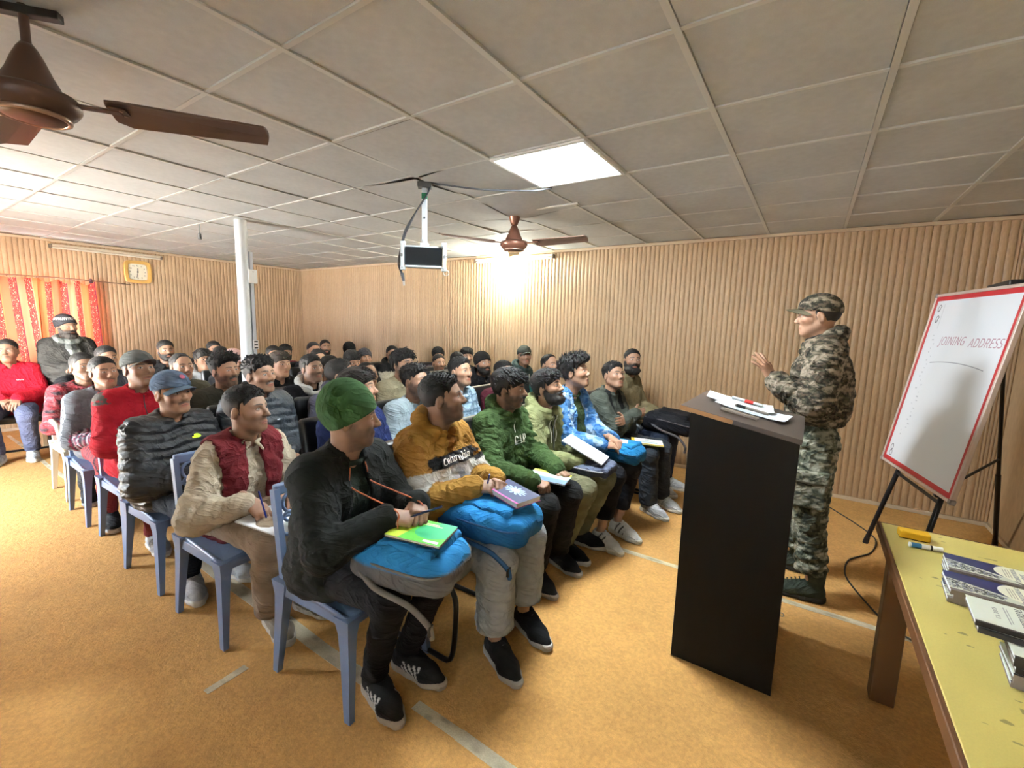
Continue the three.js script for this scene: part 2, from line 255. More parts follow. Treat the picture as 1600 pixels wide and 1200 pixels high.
// ------------------------------------------------------------------ ceiling fans
function fan(label, [x, y, z], angles, body, blade, rod_len, ring, twoCups) {
  const t = thing('ceiling_fan', label, 'ceiling fan', [x, y, z]);
  const lathe = p => new THREE.LatheGeometry(p.map(q => new THREE.Vector2(...q)), 32);
  mesh('motor', lathe([[0.001, -0.062], [0.05, -0.062], [0.075, -0.055], [0.105, -0.03], [0.118, -0.01], [0.118, 0.01], [0.11, 0.02], [0.085, 0.028], [0.065, 0.035], [0.001, 0.036]]), body, t);
  mesh('motor_ring', new THREE.TorusGeometry(0.084, 0.008, 8, 40).rotateX(Math.PI / 2).translate(0, -0.049, 0), ring, t);
  mesh('lower_canopy', lathe([[0.075, 0.03], [0.07, 0.05], [0.055, 0.08], [0.04, 0.12], [0.026, 0.15], [0.016, 0.165], [0.001, 0.166]]), body, t);
  mesh('down_rod', cyl(0.0125, 0.0125, rod_len, 0, 0.1 + rod_len / 2, 0), body, t);
  if (twoCups) mesh('upper_canopy', lathe([[0.014, 0.15], [0.03, 0.165], [0.042, 0.20], [0.05, 0.235], [0.052, 0.24], [0.001, 0.24]]), body, t);
  else { const b = mesh('hanger_bracket', rbox(0.19, 0.025, 0.035, 0.004, 0, CEIL - y - 0.012, 0), mat(0x1c1512, 0.6), t); b.rotation.y = 0.9; }
  for (const a of angles) {
    const s = new THREE.Shape(); s.moveTo(0.20, -0.045); s.quadraticCurveTo(0.18, 0, 0.20, 0.05); s.lineTo(0.24, 0.062); s.lineTo(0.66, 0.05); s.quadraticCurveTo(0.68, 0, 0.66, -0.045); s.lineTo(0.24, -0.058); s.lineTo(0.20, -0.045);
    const g = new THREE.ExtrudeGeometry(s, { depth: 0.004, bevelEnabled: true, bevelSize: 0.0015, bevelThickness: 0.0015, bevelSegments: 1, curveSegments: 6, steps: 1 }).rotateX(-Math.PI / 2);
    const p = g.attributes.position; for (let i = 0; i < p.count; i++) { const bz = p.getZ(i); p.setY(i, p.getY(i) + 4.0 * bz * bz * -1 + 0.012 + 0.26 * bz); }
    g.computeVertexNormals();
    const b = mesh('blade', g, blade, t); b.rotation.y = -a;
    const arm = mesh('blade_arm', merge([rbox(0.15, 0.007, 0.034, 0.002, 0.155, 0.002, 0), rbox(0.05, 0.006, 0.07, 0.002, 0.225, 0.004, 0)]), body, b);
    for (const q of [-0.02, 0.02]) mesh('screw', cyl(0.006, 0.006, 0.01, 0.235, 0.004, q, 8), ring, b);
  }
}
const fanBrown = mat([0.085, 0.045, 0.032], 0.38, { metalness: 0.3 }), fanBlade = mat([0.105, 0.062, 0.046], 0.42, { metalness: 0.15 }), fanRing = mat([0.42, 0.30, 0.24], 0.3, { metalness: 0.7 });
const fanCopper = mat([0.20, 0.085, 0.055], 0.35, { metalness: 0.4 }), fanBlade2 = mat([0.16, 0.10, 0.075], 0.45);
fan('dark brown ceiling fan close to the camera, cut by the picture edge', [-2.15, 2.225, -0.41], [-0.965, 1.13, 3.22], fanBrown, fanBlade, 0.18, fanRing, false);
fan('copper brown ceiling fan hanging near the glowing bulb', [-2.215, 2.235, -3.295], [-0.05, 2.05, 4.14], fanCopper, fanBlade2, 0.15, fanRing, true);
// white plastic strip on the ceiling beside the second fan
tag(mesh('cable_trunking', rbox(0.62, 0.012, 0.03, 0.003, -1.90, CEIL - 0.008, -3.24), mat(0xe4e0d6, 0.5)), 'thin white cable trunking strip on the ceiling beside the copper fan', 'trunking');
// ------------------------------------------------------------------ projector bracket
{
  const wm = mat(0xd5dbe0, 0.35, { metalness: 0.25 }), bk = mat(0x0d1117, 0.25), t = thing('projector_mount', 'white ceiling bracket holding a black projector with dangling cables', 'projector', [-2.265, 0, -2.274], 0.72);
  mesh('ceiling_plate', rbox(0.09, 0.05, 0.07, 0.006, 0, CEIL - 0.026, 0), mat(0x3b3a38, 0.6), t);
  const pole = mesh('pole', rbox(0.036, 0.40, 0.026, 0.004, 0, CEIL - 0.24, 0), wm, t);
  for (const y of [2.37, 2.25]) mesh('bolt', cyl(0.006, 0.006, 0.006, 0, 0, 0, 8).rotateX(Math.PI / 2).translate(0, y, 0.015), bk, pole);
  mesh('green_band', rbox(0.039, 0.038, 0.029, 0.003, 0, 2.392, 0), mat(0x0f6b48, 0.5), t);
  mesh('swivel', merge([rbox(0.06, 0.03, 0.05, 0.005, 0, 2.07, 0), cyl(0.02, 0.02, 0.05, 0, 2.085, 0)]), wm, t);
  mesh('projector_body', rbox(0.25, 0.12, 0.2, 0.012, 0, 1.985, 0), bk, t);
  mesh('top_plate', rbox(0.27, 0.012, 0.16, 0.004, 0, 2.05, 0), wm, t);
  for (const s of [-1, 1]) { const c = mesh('side_clamp', merge([rbox(0.022, 0.16, 0.05, 0.006, s * 0.138, 1.985, 0.085), rbox(0.034, 0.026, 0.04, 0.006, s * 0.135, 2.065, 0.085), rbox(0.034, 0.026, 0.04, 0.006, s * 0.135, 1.905, 0.085)]), wm, t); mesh('clamp_screw', cyl(0.01, 0.01, 0.02, 0, 0, 0, 10).rotateX(Math.PI / 2).translate(s * 0.14, 1.985, 0.115), mat(0x888888, 0.4, { metalness: 0.6 }), c); }
  mesh('base_lip', rbox(0.24, 0.014, 0.03, 0.004, 0, 1.918, 0.09), wm, t);
  const cb = mat(0x222228, 0.6);
  for (const o of [0, 0.012]) mesh('cable', tube([[0.04 - o, CEIL - 0.04, 0.02], [0.02, 2.40, 0.03], [-0.05, 2.28, 0.05], [-0.11 - o, 2.15, 0.07], [-0.15, 2.02, 0.09], [-0.165 + o, 1.93, 0.09], [-0.14, 1.855, 0.09]], 0.0055, 40), cb, t);
  const pl = mesh('plug', rod([-0.142, 1.87, 0.09], [-0.13, 1.82, 0.09], 0.012, 0.009), cb, t); mesh('plug_tip', rod([-0.13, 1.82, 0.09], [-0.128, 1.79, 0.09], 0.006), mat(0xaaaaaa, 0.3, { metalness: 0.8 }), pl);
  mesh('wire_loop', new THREE.TorusGeometry(0.018, 0.0015, 5, 18).translate(0.15, 1.885, 0.08), wm, t);
}
tag(mesh('ceiling_cable', tube([[-2.24, CEIL - 0.02, -2.27], [-1.95, CEIL - 0.045, -2.5], [-1.7, CEIL - 0.03, -2.72], [-1.58, CEIL - 0.01, -2.80]], 0.006, 24), mat(0x46464a, 0.6)), 'dark cable sagging under the ceiling from the projector bracket to the light panel', 'cable');
// ------------------------------------------------------------------ wall clock (left wall)
{
  const t = thing('wall_clock', 'square white-faced wall clock with gold rounded frame', 'clock', [WALL_X + 0.012, 2.165, -2.545], Math.PI / 2);
  const rr = (w, h, r) => { const s = new THREE.Shape(), x = w / 2, y = h / 2; s.moveTo(-x + r, -y); s.quadraticCurveTo(0, -y - 0.012, x - r, -y); s.quadraticCurveTo(x, -y, x, -y + r); s.quadraticCurveTo(x + 0.012, 0, x, y - r); s.quadraticCurveTo(x, y, x - r, y); s.quadraticCurveTo(0, y + 0.012, -x + r, y); s.quadraticCurveTo(-x, y, -x, y - r); s.quadraticCurveTo(-x - 0.012, 0, -x, -y + r); s.quadraticCurveTo(-x, -y, -x + r, -y); return s; };
  const o = rr(0.31, 0.31, 0.06), hole = rr(0.235, 0.235, 0.035); o.holes.push(hole);
  mesh('clock_frame', new THREE.ExtrudeGeometry(o, { depth: 0.03, bevelEnabled: true, bevelSize: 0.006, bevelThickness: 0.008, bevelSegments: 2, curveSegments: 8 }), mat([0.72, 0.44, 0.13], 0.3, { metalness: 0.55 }), t);
  const face = canvasTex(256, 256, (g, w, h) => { g.fillStyle = '#f1ecd9'; g.fillRect(0, 0, w, h); g.fillStyle = '#4a463c'; g.font = 'bold 26px sans-serif'; g.textAlign = 'center'; g.textBaseline = 'middle'; for (let i = 1; i <= 12; i++) { const a = i * Math.PI / 6, c = Math.cos(a), s = Math.sin(a), k = 98 / Math.max(Math.abs(c), Math.abs(s)) * (Math.abs(Math.abs(c) - Math.abs(s)) < 0.4 ? 0.92 : 1); g.fillText(String(i), 128 + s * k * 0.96, 128 - c * k * 0.96); } });
  mesh('clock_face', new THREE.BoxGeometry(0.245, 0.245, 0.006).translate(0, 0, 0.008), mat(0xffffff, 0.5, { map: face }), t);
  const hm = mat(0x1d1d1d, 0.5);
  mesh('hour_hand', bar([0, -0.012, 0.016], [0.004, 0.055, 0.016], 0.009, 0.002), hm, t);
  mesh('minute_hand', bar([0.004, 0.015, 0.019], [-0.018, -0.085, 0.019], 0.006, 0.002), hm, t);
  mesh('hub', cyl(0.009, 0.009, 0.014).rotateX(Math.PI / 2).translate(0, 0, 0.016), hm, t);
}
// ------------------------------------------------------------------ curtain, rod
{
  const rodM = mat(0x6b5138, 0.5), t = thing('curtain_rod', 'thin brown curtain rod on the wall below the clock', 'curtain rod', [WALL_X + 0.12, 0, 0]);
  mesh('rod_bar', tube([[0, 2.0, -0.1], [0, 1.985, -1.0], [0, 1.99, -1.7], [0, 1.965, -2.42]], 0.007, 20), rodM, t);
  for (const z of [-0.4, -1.95, -2.35]) mesh('rod_bracket', bar([0, 1.98, z], [-0.11, 1.98, z], 0.012), rodM, t);
  mesh('knot', new THREE.TorusKnotGeometry(0.02, 0.008, 40, 6).translate(0.01, 1.975, -1.98), mat(0x5a3c46, 0.8), t);
  for (const z of [-1.45, -1.36, -1.2, -1.05]) mesh('ring', new THREE.TorusGeometry(0.014, 0.003, 6, 16).rotateY(0.2).translate(0, 1.98, z), rodM, t);
  const tex = canvasTex(1024, 512, (g, w, h) => {
    g.fillStyle = '#dd7a4c'; g.fillRect(0, 0, w, h);
    for (let k = 0; k < 6; k++) { const x0 = k * w / 6; const gr = ['#e08350', '#d8714e', '#e39a72'][k % 3]; g.fillStyle = gr; g.fillRect(x0, 0, w / 6, h); g.fillStyle = '#cf4f40'; g.fillRect(x0 + w / 12, 0, w / 14, h); }
    let s = 7; const r = () => (s = (s * 16807) % 2147483647) / 2147483647;
    for (let k = 0; k < 6; k++) for (let i = 0; i < 420; i++) { const x = k * w / 6 + w / 12 + r() * w / 14, y = r() * h; g.fillStyle = r() < 0.75 ? '#8e2630' : '#f7c6a0'; g.beginPath(); g.ellipse(x, y, 2 + r() * 4, 1.5 + r() * 2.5, r() * 3, 0, 7); g.fill(); }
    g.fillStyle = '#7c2440'; for (let k = 0; k < 3; k++) g.fillRect(k * w / 3 + w / 3 - 14, 0, 10, h);
  });
  const cm = new THREE.MeshPhysicalMaterial({ map: tex, roughness: 1, transmission: 0.09, thickness: 0, side: THREE.DoubleSide });
  const curtain = (z0, z1, ytop, ybot, ph, label, dip) => {
    const nx = 90, ny = 26, g = new THREE.PlaneGeometry(1, 1, nx, ny), p = g.attributes.position, uv = g.attributes.uv;
    for (let i = 0; i < p.count; i++) {
      const u = p.getX(i) + 0.5, v = 0.5 - p.getY(i), flare = 1 + 0.10 * v, zc = (z0 + z1) / 2, z = zc + (z0 + (z1 - z0) * u - zc) * flare;
      const fold = 0.030 * Math.sin(u * 38 + ph + 0.6 * Math.sin(v * 3)) + 0.016 * Math.sin(u * 17 + 2 * ph) + 0.008 * noise(u * 20, v * 5, ph);
      const sag = dip * Math.pow(Math.abs(Math.sin(u * Math.PI * 3)), 2) * (1 - v);
      p.setXYZ(i, 0.10 + fold * (0.5 + 0.6 * v) + 0.01, ytop - sag - (ytop - ybot) * v, z); uv.setXY(i, u * (z0 - z1) / 1.1 * 1.3, v * 1.5);
    }
    g.computeVertexNormals(); const o = mesh('curtain', g, cm); o.position.set(WALL_X, 0, 0); return tag(o, label, 'curtain', 'window curtains');
  };
  curtain(-0.15, -1.46, 1.97, 0.62, 0.3, 'orange patterned curtain behind the man in the bright red jacket', 0.012);
  curtain(-1.46, -2.03, 1.97, 0.70, 1.7, 'orange and red patterned curtain hanging behind the man with the scarf', 0.05);
}
// ------------------------------------------------------------------ desk beside the left wall
{
  const wood = mat([0.36, 0.20, 0.10], 0.55), pale = mat([0.50, 0.34, 0.19], 0.55), t = thing('wooden_desk', 'brown wooden desk in the corner by the curtains', 'desk', [-7.52, 0, -1.62]);
  mesh('desk_top', rbox(0.75, 0.035, 1.0, 0.006, 0, 0.725, 0), pale, t);
  mesh('side_panel', box(0.70, 0.70, 0.025, 0, 0.355, 0.45), wood, t);
  mesh('side_panel', box(0.70, 0.70, 0.025, 0, 0.355, -0.45), wood, t);
  mesh('edge_post', box(0.035, 0.70, 0.035, 0.345, 0.355, 0.45), pale, t);
  mesh('back_panel', box(0.02, 0.45, 0.88, -0.33, 0.48, 0), wood, t);
  mesh('drawer', rbox(0.02, 0.13, 0.3, 0.004, 0.33, 0.40, 0.26), pale, t);
}
// ------------------------------------------------------------------ lectern with papers
{
  const lam = new THREE.MeshPhysicalMaterial({ color: new THREE.Color(0.009, 0.0075, 0.007), roughness: 0.6, specularIntensity: 0.35 }), topM = mat([0.085, 0.066, 0.058], 0.35), edge = mat([0.42, 0.22, 0.09], 0.55);
  const t = thing('lectern', 'tall black laminate lectern with a sloping brown top', 'lectern', [0, 0, 0]);
  const x0 = -0.415, x1 = 0.0, z0 = -2.62, z1 = -2.07, yl = 1.19, yr = 1.115, slope = Math.atan2(yr - yl, x1 - x0);
  const side = () => { const s = new THREE.Shape(); s.moveTo(x0, 0.0); s.lineTo(x1, 0.0); s.lineTo(x1, yr); s.lineTo(x0, yl); s.lineTo(x0, 0); return new THREE.ExtrudeGeometry(s, { depth: 0.016, bevelEnabled: true, bevelSize: 0.002, bevelThickness: 0.002, bevelSegments: 1 }); };
  mesh('side_panel', side().translate(0, 0.003, z1 - 0.018), lam, t); mesh('side_panel', side().translate(0, 0.003, z0), lam, t);
  mesh('front_panel', box(0.016, yl - 0.01, z1 - z0 - 0.03, x0 + 0.012, yl / 2, (z0 + z1) / 2), lam, t);
  mesh('shelf', box(x1 - x0 - 0.04, 0.016, z1 - z0 - 0.04, (x0 + x1) / 2, 0.82, (z0 + z1) / 2), lam, t);
  mesh('bottom_panel', box(x1 - x0 - 0.04, 0.016, z1 - z0 - 0.04, (x0 + x1) / 2, 0.06, (z0 + z1) / 2), lam, t);
  const top = mesh('top', rbox(0.475, 0.02, 0.60, 0.003), topM, t); top.position.set(-0.225, 1.17, -2.345); top.rotation.z = slope;
  mesh('wood_edge', box(0.22, 0.018, 0.004, -0.127, 0, 0.3015), edge, top);
  mesh('hook', new THREE.TorusGeometry(0.008, 0.002, 6, 14).translate(0.008, 0.33, z1 - 0.1), mat(0x999999, 0.3, { metalness: 0.8 }), t);
  const on = (name, g, m, label, cat, x, z, turn, up) => { const o = tag(mesh(name, g, m), label, cat); o.position.set(x, 1.1825 + (x + 0.225) * Math.tan(slope) + up, z); o.rotation.set(0, turn, slope, 'ZYX'); return o; };
  const sheet = canvasTex(256, 356, (g, w, h) => { g.fillStyle = '#dfe9f0'; g.fillRect(0, 0, w, h); g.fillStyle = '#9aa8b4'; for (let i = 0; i < 22; i++) g.fillRect(24, 30 + i * 14, 120 + ((i * 53) % 90), 3); });
  const pm = mat(0xffffff, 0.7, { map: sheet });
  const leaf = () => { const g = new THREE.PlaneGeometry(0.30, 0.21, 14, 8).rotateX(-Math.PI / 2), p = g.attributes.position; for (let i = 0; i < p.count; i++) p.setY(i, 0.002 + 0.012 * Math.pow(Math.abs(p.getX(i)) / 0.15, 3) * 0.7 + 0.003 * noise(p.getX(i) * 20, 1, p.getZ(i) * 20)); g.computeVertexNormals(); return g; };
  pm.side = THREE.DoubleSide;
  on('paper_sheet', leaf(), pm, 'white sheet of paper lying on the lectern top', 'paper', -0.20, -2.37, -0.12, 0.001);
  on('paper_sheet', leaf(), pm, 'white sheet of paper on the lectern under the red marker', 'paper', -0.27, -2.46, 0.10, 0.006);
  const pen = (l, r, body, cap, label, x, z, turn, up, capAt) => { const o = thing('marker_pen', label, 'pen'); mesh('barrel', cyl(r, r, l, 0, 0, 0, 14).rotateZ(Math.PI / 2), body, o); mesh('cap', cyl(r * 1.12, r * 1.12, l * 0.28, 0, 0, 0, 14).rotateZ(Math.PI / 2).translate(capAt * l * 0.36, 0, 0), cap, o); o.position.set(x, 1.1825 + (x + 0.225) * Math.tan(slope) + up + r, z); o.rotation.set(0, turn, slope, 'ZYX'); };
  pen(0.14, 0.008, mat(0xe8eef2, 0.4), mat(0xc8322e, 0.4), 'white marker pen with a red band on the lectern papers', -0.24, -2.49, -0.08, 0.012, 0.2);
  pen(0.14, 0.007, mat(0x8a8078, 0.4), mat(0x141416, 0.4), 'black capped pen on the lectern papers', -0.20, -2.30, -0.05, 0.012, -0.9);
  const c = on('pen_box', rbox(0.155, 0.012, 0.036, 0.004), new THREE.MeshPhysicalMaterial({ color: 0xd9d4cf, roughness: 0.12, transmission: 0.7, thickness: 0 }), 'clear plastic pen box near the lectern edge', 'box', -0.235, -2.17, -0.06, 0.009);
}
// ------------------------------------------------------------------ whiteboard on an easel
{
  const BL = V(0.525, 0.65, -4.215), BR = V(0.727, 0.65, -3.315), TL = V(0.70, 1.83, -4.25);
  const ex = BR.clone().sub(BL).normalize(), w = BL.distanceTo(BR), up0 = TL.clone().sub(BL), ez = ex.clone().cross(up0).normalize(), ey = ez.clone().cross(ex).normalize(), h = up0.dot(ey);
  const m4 = new THREE.Matrix4().makeBasis(ex, ey, ez).setPosition(BL.clone().addScaledVector(ex, w / 2).addScaledVector(ey, h / 2));
  const wb = thing('whiteboard', 'white marker board with red border leaning on a black easel', 'whiteboard'); wb.applyMatrix4(m4);
  const tex = canvasTex(1024, 1344, (g, W, Hh) => {
    g.fillStyle = '#e6ebf4'; g.fillRect(0, 0, W, Hh);
    g.strokeStyle = '#c02a36'; g.lineWidth = 34; g.strokeRect(17, 17, W - 34, Hh - 34);
    g.strokeStyle = '#e9eef6'; g.lineWidth = 5; g.strokeRect(37, 37, W - 74, Hh - 74);
    g.save(); g.translate(250, 372); g.rotate(-0.015); g.fillStyle = 'rgba(150,84,112,0.62)'; g.font = 'italic 84px sans-serif'; g.fillText('JOINING', 0, 0); g.fillText('ADDRESS', 372, 10); g.restore();
    g.strokeStyle = 'rgba(92,98,120,0.65)'; g.lineWidth = 5; g.beginPath(); g.moveTo(215, 512); g.quadraticCurveTo(560, 470, 880, 520); g.stroke();
    g.strokeStyle = 'rgba(60,64,84,0.8)'; g.lineWidth = 6;
    for (const [x, y] of [[90, 92], [104, 176]]) { g.beginPath(); g.ellipse(x, y, 18, 26, 0.3, 0, 6); g.stroke(); g.beginPath(); g.moveTo(x - 8, y + 24); g.lineTo(x + 26, y - 18); g.stroke(); }
    for (const [x, y] of [[92, 1226], [98, 1276]]) { g.beginPath(); g.ellipse(x, y, 20, 22, 0.2, 0, 7); g.stroke(); }
    g.fillStyle = 'rgba(90,96,120,0.28)'; let s = 11; const r = () => (s = (s * 16807) % 2147483647) / 2147483647; for (let i = 0; i < 26; i++) { g.fillRect(130 + r() * 70, 300 + i * 32, 6 + r() * 26, 4 + r() * 9); } g.fillRect(150, 60, 5, 190);
  });
  mesh('board_sheet', new THREE.BoxGeometry(w - 0.02, h - 0.02, 0.012), [mat(0x999999), mat(0x999999), mat(0x999999), mat(0x999999), mat(0xffffff, 0.32, { map: tex }), mat(0x777777)], wb);
  const fm = mat(0xd9c9c2, 0.35, { metalness: 0.35 });
  for (const s of [-1, 1]) { mesh('board_frame', rbox(w + 0.012, 0.02, 0.024, 0.004, 0, s * h / 2, 0), fm, wb); mesh('board_frame', rbox(0.02, h, 0.024, 0.004, s * w / 2, 0, 0), fm, wb); for (const q of [-1, 1]) mesh('corner_cap', rbox(0.032, 0.032, 0.03, 0.008, s * w / 2, q * h / 2, 0), mat(0x8d8580, 0.5), wb); }
  const bk = mat(0x15151a, 0.45), e = thing('easel', 'black folding metal easel holding the whiteboard', 'easel');
  const apex = [1.02, 1.75, -4.02], fl = [0.482, 0.012, -4.132], fr = [0.62, 0.012, -3.42], rr = [1.30, 0.012, -4.70];
  const mid = (a, b, t) => a.map((v, i) => v + (b[i] - v) * t);
  for (const [f, a] of [[fl, [0.86, 1.85, -4.02]], [fr, [0.93, 1.85, -3.66]], [rr, [0.93, 1.80, -3.84]]]) { const l = mesh('leg', rod(f, a, 0.012, 0.010), bk, e); mesh('lower_tube', rod(f, mid(f, a, 0.33), 0.015, 0.015), bk, l); mesh('rubber_foot', rod([f[0], 0, f[2]], mid(f, a, 0.02), 0.018, 0.017), bk, l); }
  mesh('cross_bar', bar(mid(fl, [0.86, 1.85, -4.02], 0.31), mid(fr, [0.93, 1.85, -3.66], 0.31), 0.016), bk, e);
  mesh('cross_bar', bar(mid(rr, [0.93, 1.80, -3.84], 0.40), mid(fr, [0.93, 1.85, -3.66], 0.36), 0.012), bk, e);
  mesh('head_bracket', rbox(0.08, 0.06, 0.40, 0.01, 0.92, 1.85, -3.84), bk, e);
  for (const [f, a] of [[fl, [0.86, 1.85, -4.02]], [fr, [0.93, 1.85, -3.66]]]) { const q = mid(f, a, 0.335); mesh('tray_hook', merge([box(0.05, 0.03, 0.04, q[0] - 0.01, q[1] + 0.005, q[2])]), bk, e); }
}
// ------------------------------------------------------------------ yellow table with books
{
  const TH = 0.76, yel = dataTex(512, (u, v, x, y) => { const k = 0.93 + 0.07 * (pn(u, v, 7, 51) - 0.5) + 0.03 * (H(x, y, 52) - 0.5), s = pn(u, v * 3 % 1, 24, 53) > 0.93 ? 0.72 : 1; return [0.88 * k * s, 0.81 * k * s, 0.46 * k * s]; });
  const wd = dataTex(256, (u, v, x, y) => { const k = 0.8 + 0.3 * (pn(u * 1, (v * 8) % 1, 16, 54) - 0.5) + 0.1 * (H(x, y, 55) - 0.5); return [0.50 * k, 0.32 * k, 0.16 * k]; });
  const t = thing('work_table', 'yellow topped wooden table in the foreground corner', 'table', [0, 0, 0]);
  const topG = rbox(0.98, 0.034, 2.55, 0.004, 0.812, TH - 0.017, -1.125); { const p = topG.attributes.position, uv = topG.attributes.uv; for (let i = 0; i < p.count; i++) uv.setXY(i, p.getX(i), p.getZ(i)); }
  mesh('table_top', topG, mat(0xffffff, 0.45, { map: yel }), t);
  const wm = mat(0xffffff, 0.6, { map: wd }), leg = mat([0.15, 0.075, 0.032], 0.55);
  mesh('edge_strip', rbox(0.014, 0.042, 2.58, 0.004, 0.317, TH - 0.022, -1.125), wm, t); mesh('edge_strip', rbox(0.99, 0.042, 0.014, 0.004, 0.812, TH - 0.022, -2.405), wm, t);
  for (const [x, z] of [[0.395, -2.34], [1.24, -2.34], [0.395, 0.05], [1.24, 0.05]]) mesh('leg', rbox(0.085, TH - 0.04, 0.075, 0.006, x, (TH - 0.04) / 2 + 0.001, z), leg, t);
  mesh('apron', box(0.025, 0.09, 2.35, 0.375, TH - 0.08, -1.145), leg, t); mesh('apron', box(0.85, 0.09, 0.025, 0.815, TH - 0.08, -2.36), leg, t);
  // duster and marker
  const du = thing('board_duster', 'yellow foam board duster lying on the table corner', 'duster', [0.41, TH, -2.285], 0.06);
  mesh('foam_block', rbox(0.095, 0.030, 0.048, 0.006, 0, 0.016, 0), mat([0.75, 0.42, 0.01], 0.8), du); mesh('felt_pad', box(0.09, 0.004, 0.044, 0, 0.002, 0), mat(0x4b3a2a, 1), du);
  const mk = thing('marker_pen', 'blue and white marker pen lying beside the yellow duster', 'pen', [0.425, TH + 0.0095, -2.19], 0.15);
  mesh('barrel', cyl(0.009, 0.009, 0.085, 0, 0, 0, 16).rotateZ(Math.PI / 2), mat(0xeef0ee, 0.4), mk); mesh('label_band', cyl(0.0092, 0.0092, 0.03, 0, 0, 0, 16).rotateZ(Math.PI / 2).translate(-0.022, 0, 0), mat(0x2d6f9e, 0.4), mk); mesh('ring_band', cyl(0.0095, 0.0095, 0.006, 0, 0, 0, 16).rotateZ(Math.PI / 2).translate(0.022, 0, 0), mat(0x111111, 0.4), mk); mesh('cap', cyl(0.0095, 0.008, 0.02, 0, 0, 0, 16).rotateZ(Math.PI / 2).translate(0.045, 0, 0), mat(0xeef0ee, 0.4), mk);
  // books: spine to +z, head of the page to -x, cover text reads towards -z
  const coverA = canvasTex(512, 780, (g, w, h) => { // picture cover: canvas left = spine
    g.fillStyle = '#6d655f'; g.fillRect(0, 0, w, h); g.fillStyle = '#2c3263'; g.fillRect(190, 0, 322, h);
    g.fillStyle = '#d8dcc8'; g.beginPath(); g.moveTo(60, 0); g.lineTo(330, 0); g.lineTo(300, 120); g.lineTo(170, 520); g.lineTo(60, 600); g.fill();
    let s = 5; const r = () => (s = (s * 16807) % 2147483647) / 2147483647; for (let i = 0; i < 420; i++) { g.fillStyle = ['#3f4a3c', '#7c7f73', '#c9ccc0', '#26282c', '#8b8fa6'][Math.floor(r() * 5)]; const y = r() * 430; g.fillRect(80 + r() * (220 - y * 0.35), y, 6 + r() * 22, 6 + r() * 20); }
    g.fillStyle = '#f0efd6'; g.beginPath(); g.ellipse(330, 720, 240, 300, 0, 0, 7); g.fill();
    g.fillStyle = '#4c5372'; g.font = 'bold 54px serif'; g.textAlign = 'center'; g.fillText('TERRITORIAL', 310, 610); g.fillText('ARMY', 310, 675); g.fillStyle = '#9a8f86'; for (let i = 0; i < 3; i++) g.fillRect(200, 500 + i * 22, 230, 6);
  });
  const coverB = canvasTex(512, 780, (g, w, h) => {
    g.fillStyle = '#eaf0e0'; g.fillRect(0, 0, w, h); g.fillStyle = '#2b2426'; g.fillRect(0, 0, 26, h);
    g.fillStyle = '#555'; g.font = '44px serif'; g.textAlign = 'center'; g.fillText('V.A. DOGS', 280, 190); g.fillStyle = '#999'; g.fillRect(120, 240, 320, 6); g.fillRect(140, 258, 280, 5);
    g.fillStyle = '#24333f'; g.font = 'bold 70px serif'; g.fillText('TERRITORIAL', 270, 370, 470); g.fillText('ARMY', 270, 450); g.fillStyle = '#55606a'; for (let i = 0; i < 4; i++) g.fillRect(110, 510 + i * 34, 330, 12);
    g.fillStyle = '#7d6f5e'; g.fillRect(60, 680, 420, 70);
  });
  const spineT = canvasTex(512, 64, (g, w, h) => { g.fillStyle = '#241e1f'; g.fillRect(0, 0, w, h); g.fillStyle = '#9c958c'; g.font = 'bold 22px sans-serif'; g.fillText('TERRITORIAL ARMY', 60, 42); });
  const pages = mat(0xe9eef0, 0.8), greySp = mat(0x82766c, 0.6);
  function book(kind, spineM, x, y, z, turn, th, label) {
    const b = thing('book', label, 'book', [x, y, z], turn, 'books on the yellow table'), Wx = 0.215, Wz = 0.14;
    mesh('page_block', box(Wx - 0.004, th - 0.003, Wz - 0.003, 0, th / 2, -0.0015), pages, b);
    const cg = new THREE.PlaneGeometry(Wz, Wx); // canvas u: spine (+z) -> fore edge (-z); v up: towards -x
    cg.applyMatrix4(new THREE.Matrix4().makeBasis(V(0, 0, -1), V(-1, 0, 0), V(0, 1, 0))); cg.translate(0, th, 0);
    mesh('front_cover', merge([cg]), mat(0xffffff, 0.35, { map: kind }), b);
    mesh('back_cover', box(Wx, 0.001, Wz, 0, 0.0006, 0), greySp, b);
    mesh('spine', box(Wx, th, 0.0015, 0, th / 2, Wz / 2), spineM, b);
    return b;
  }
  const spM = mat(0xffffff, 0.4, { map: spineT }), black = mat(0x241e1f, 0.45);
  const A = (x, z, n, k, sp, turn, base, what) => { let y = base; for (let i = 0; i < n; i++) { const th = 0.0145; book(k, sp, x + R(-0.006, 0.006), y, z + R(-0.004, 0.004), turn + R(-0.03, 0.03), th, `${i === n - 1 ? 'topmost' : ['bottom', 'second', 'third', 'fourth', 'fifth', 'sixth'][i]} book of ${what}`); y += th + 0.0004; } };
  A(0.560, -2.00, 3, coverA, greySp, -0.06, TH + 0.001, 'the far picture cover pile on the yellow table');
  A(0.535, -1.845, 3, coverA, greySp, -0.06, TH + 0.001, 'the middle picture cover pile on the yellow table');
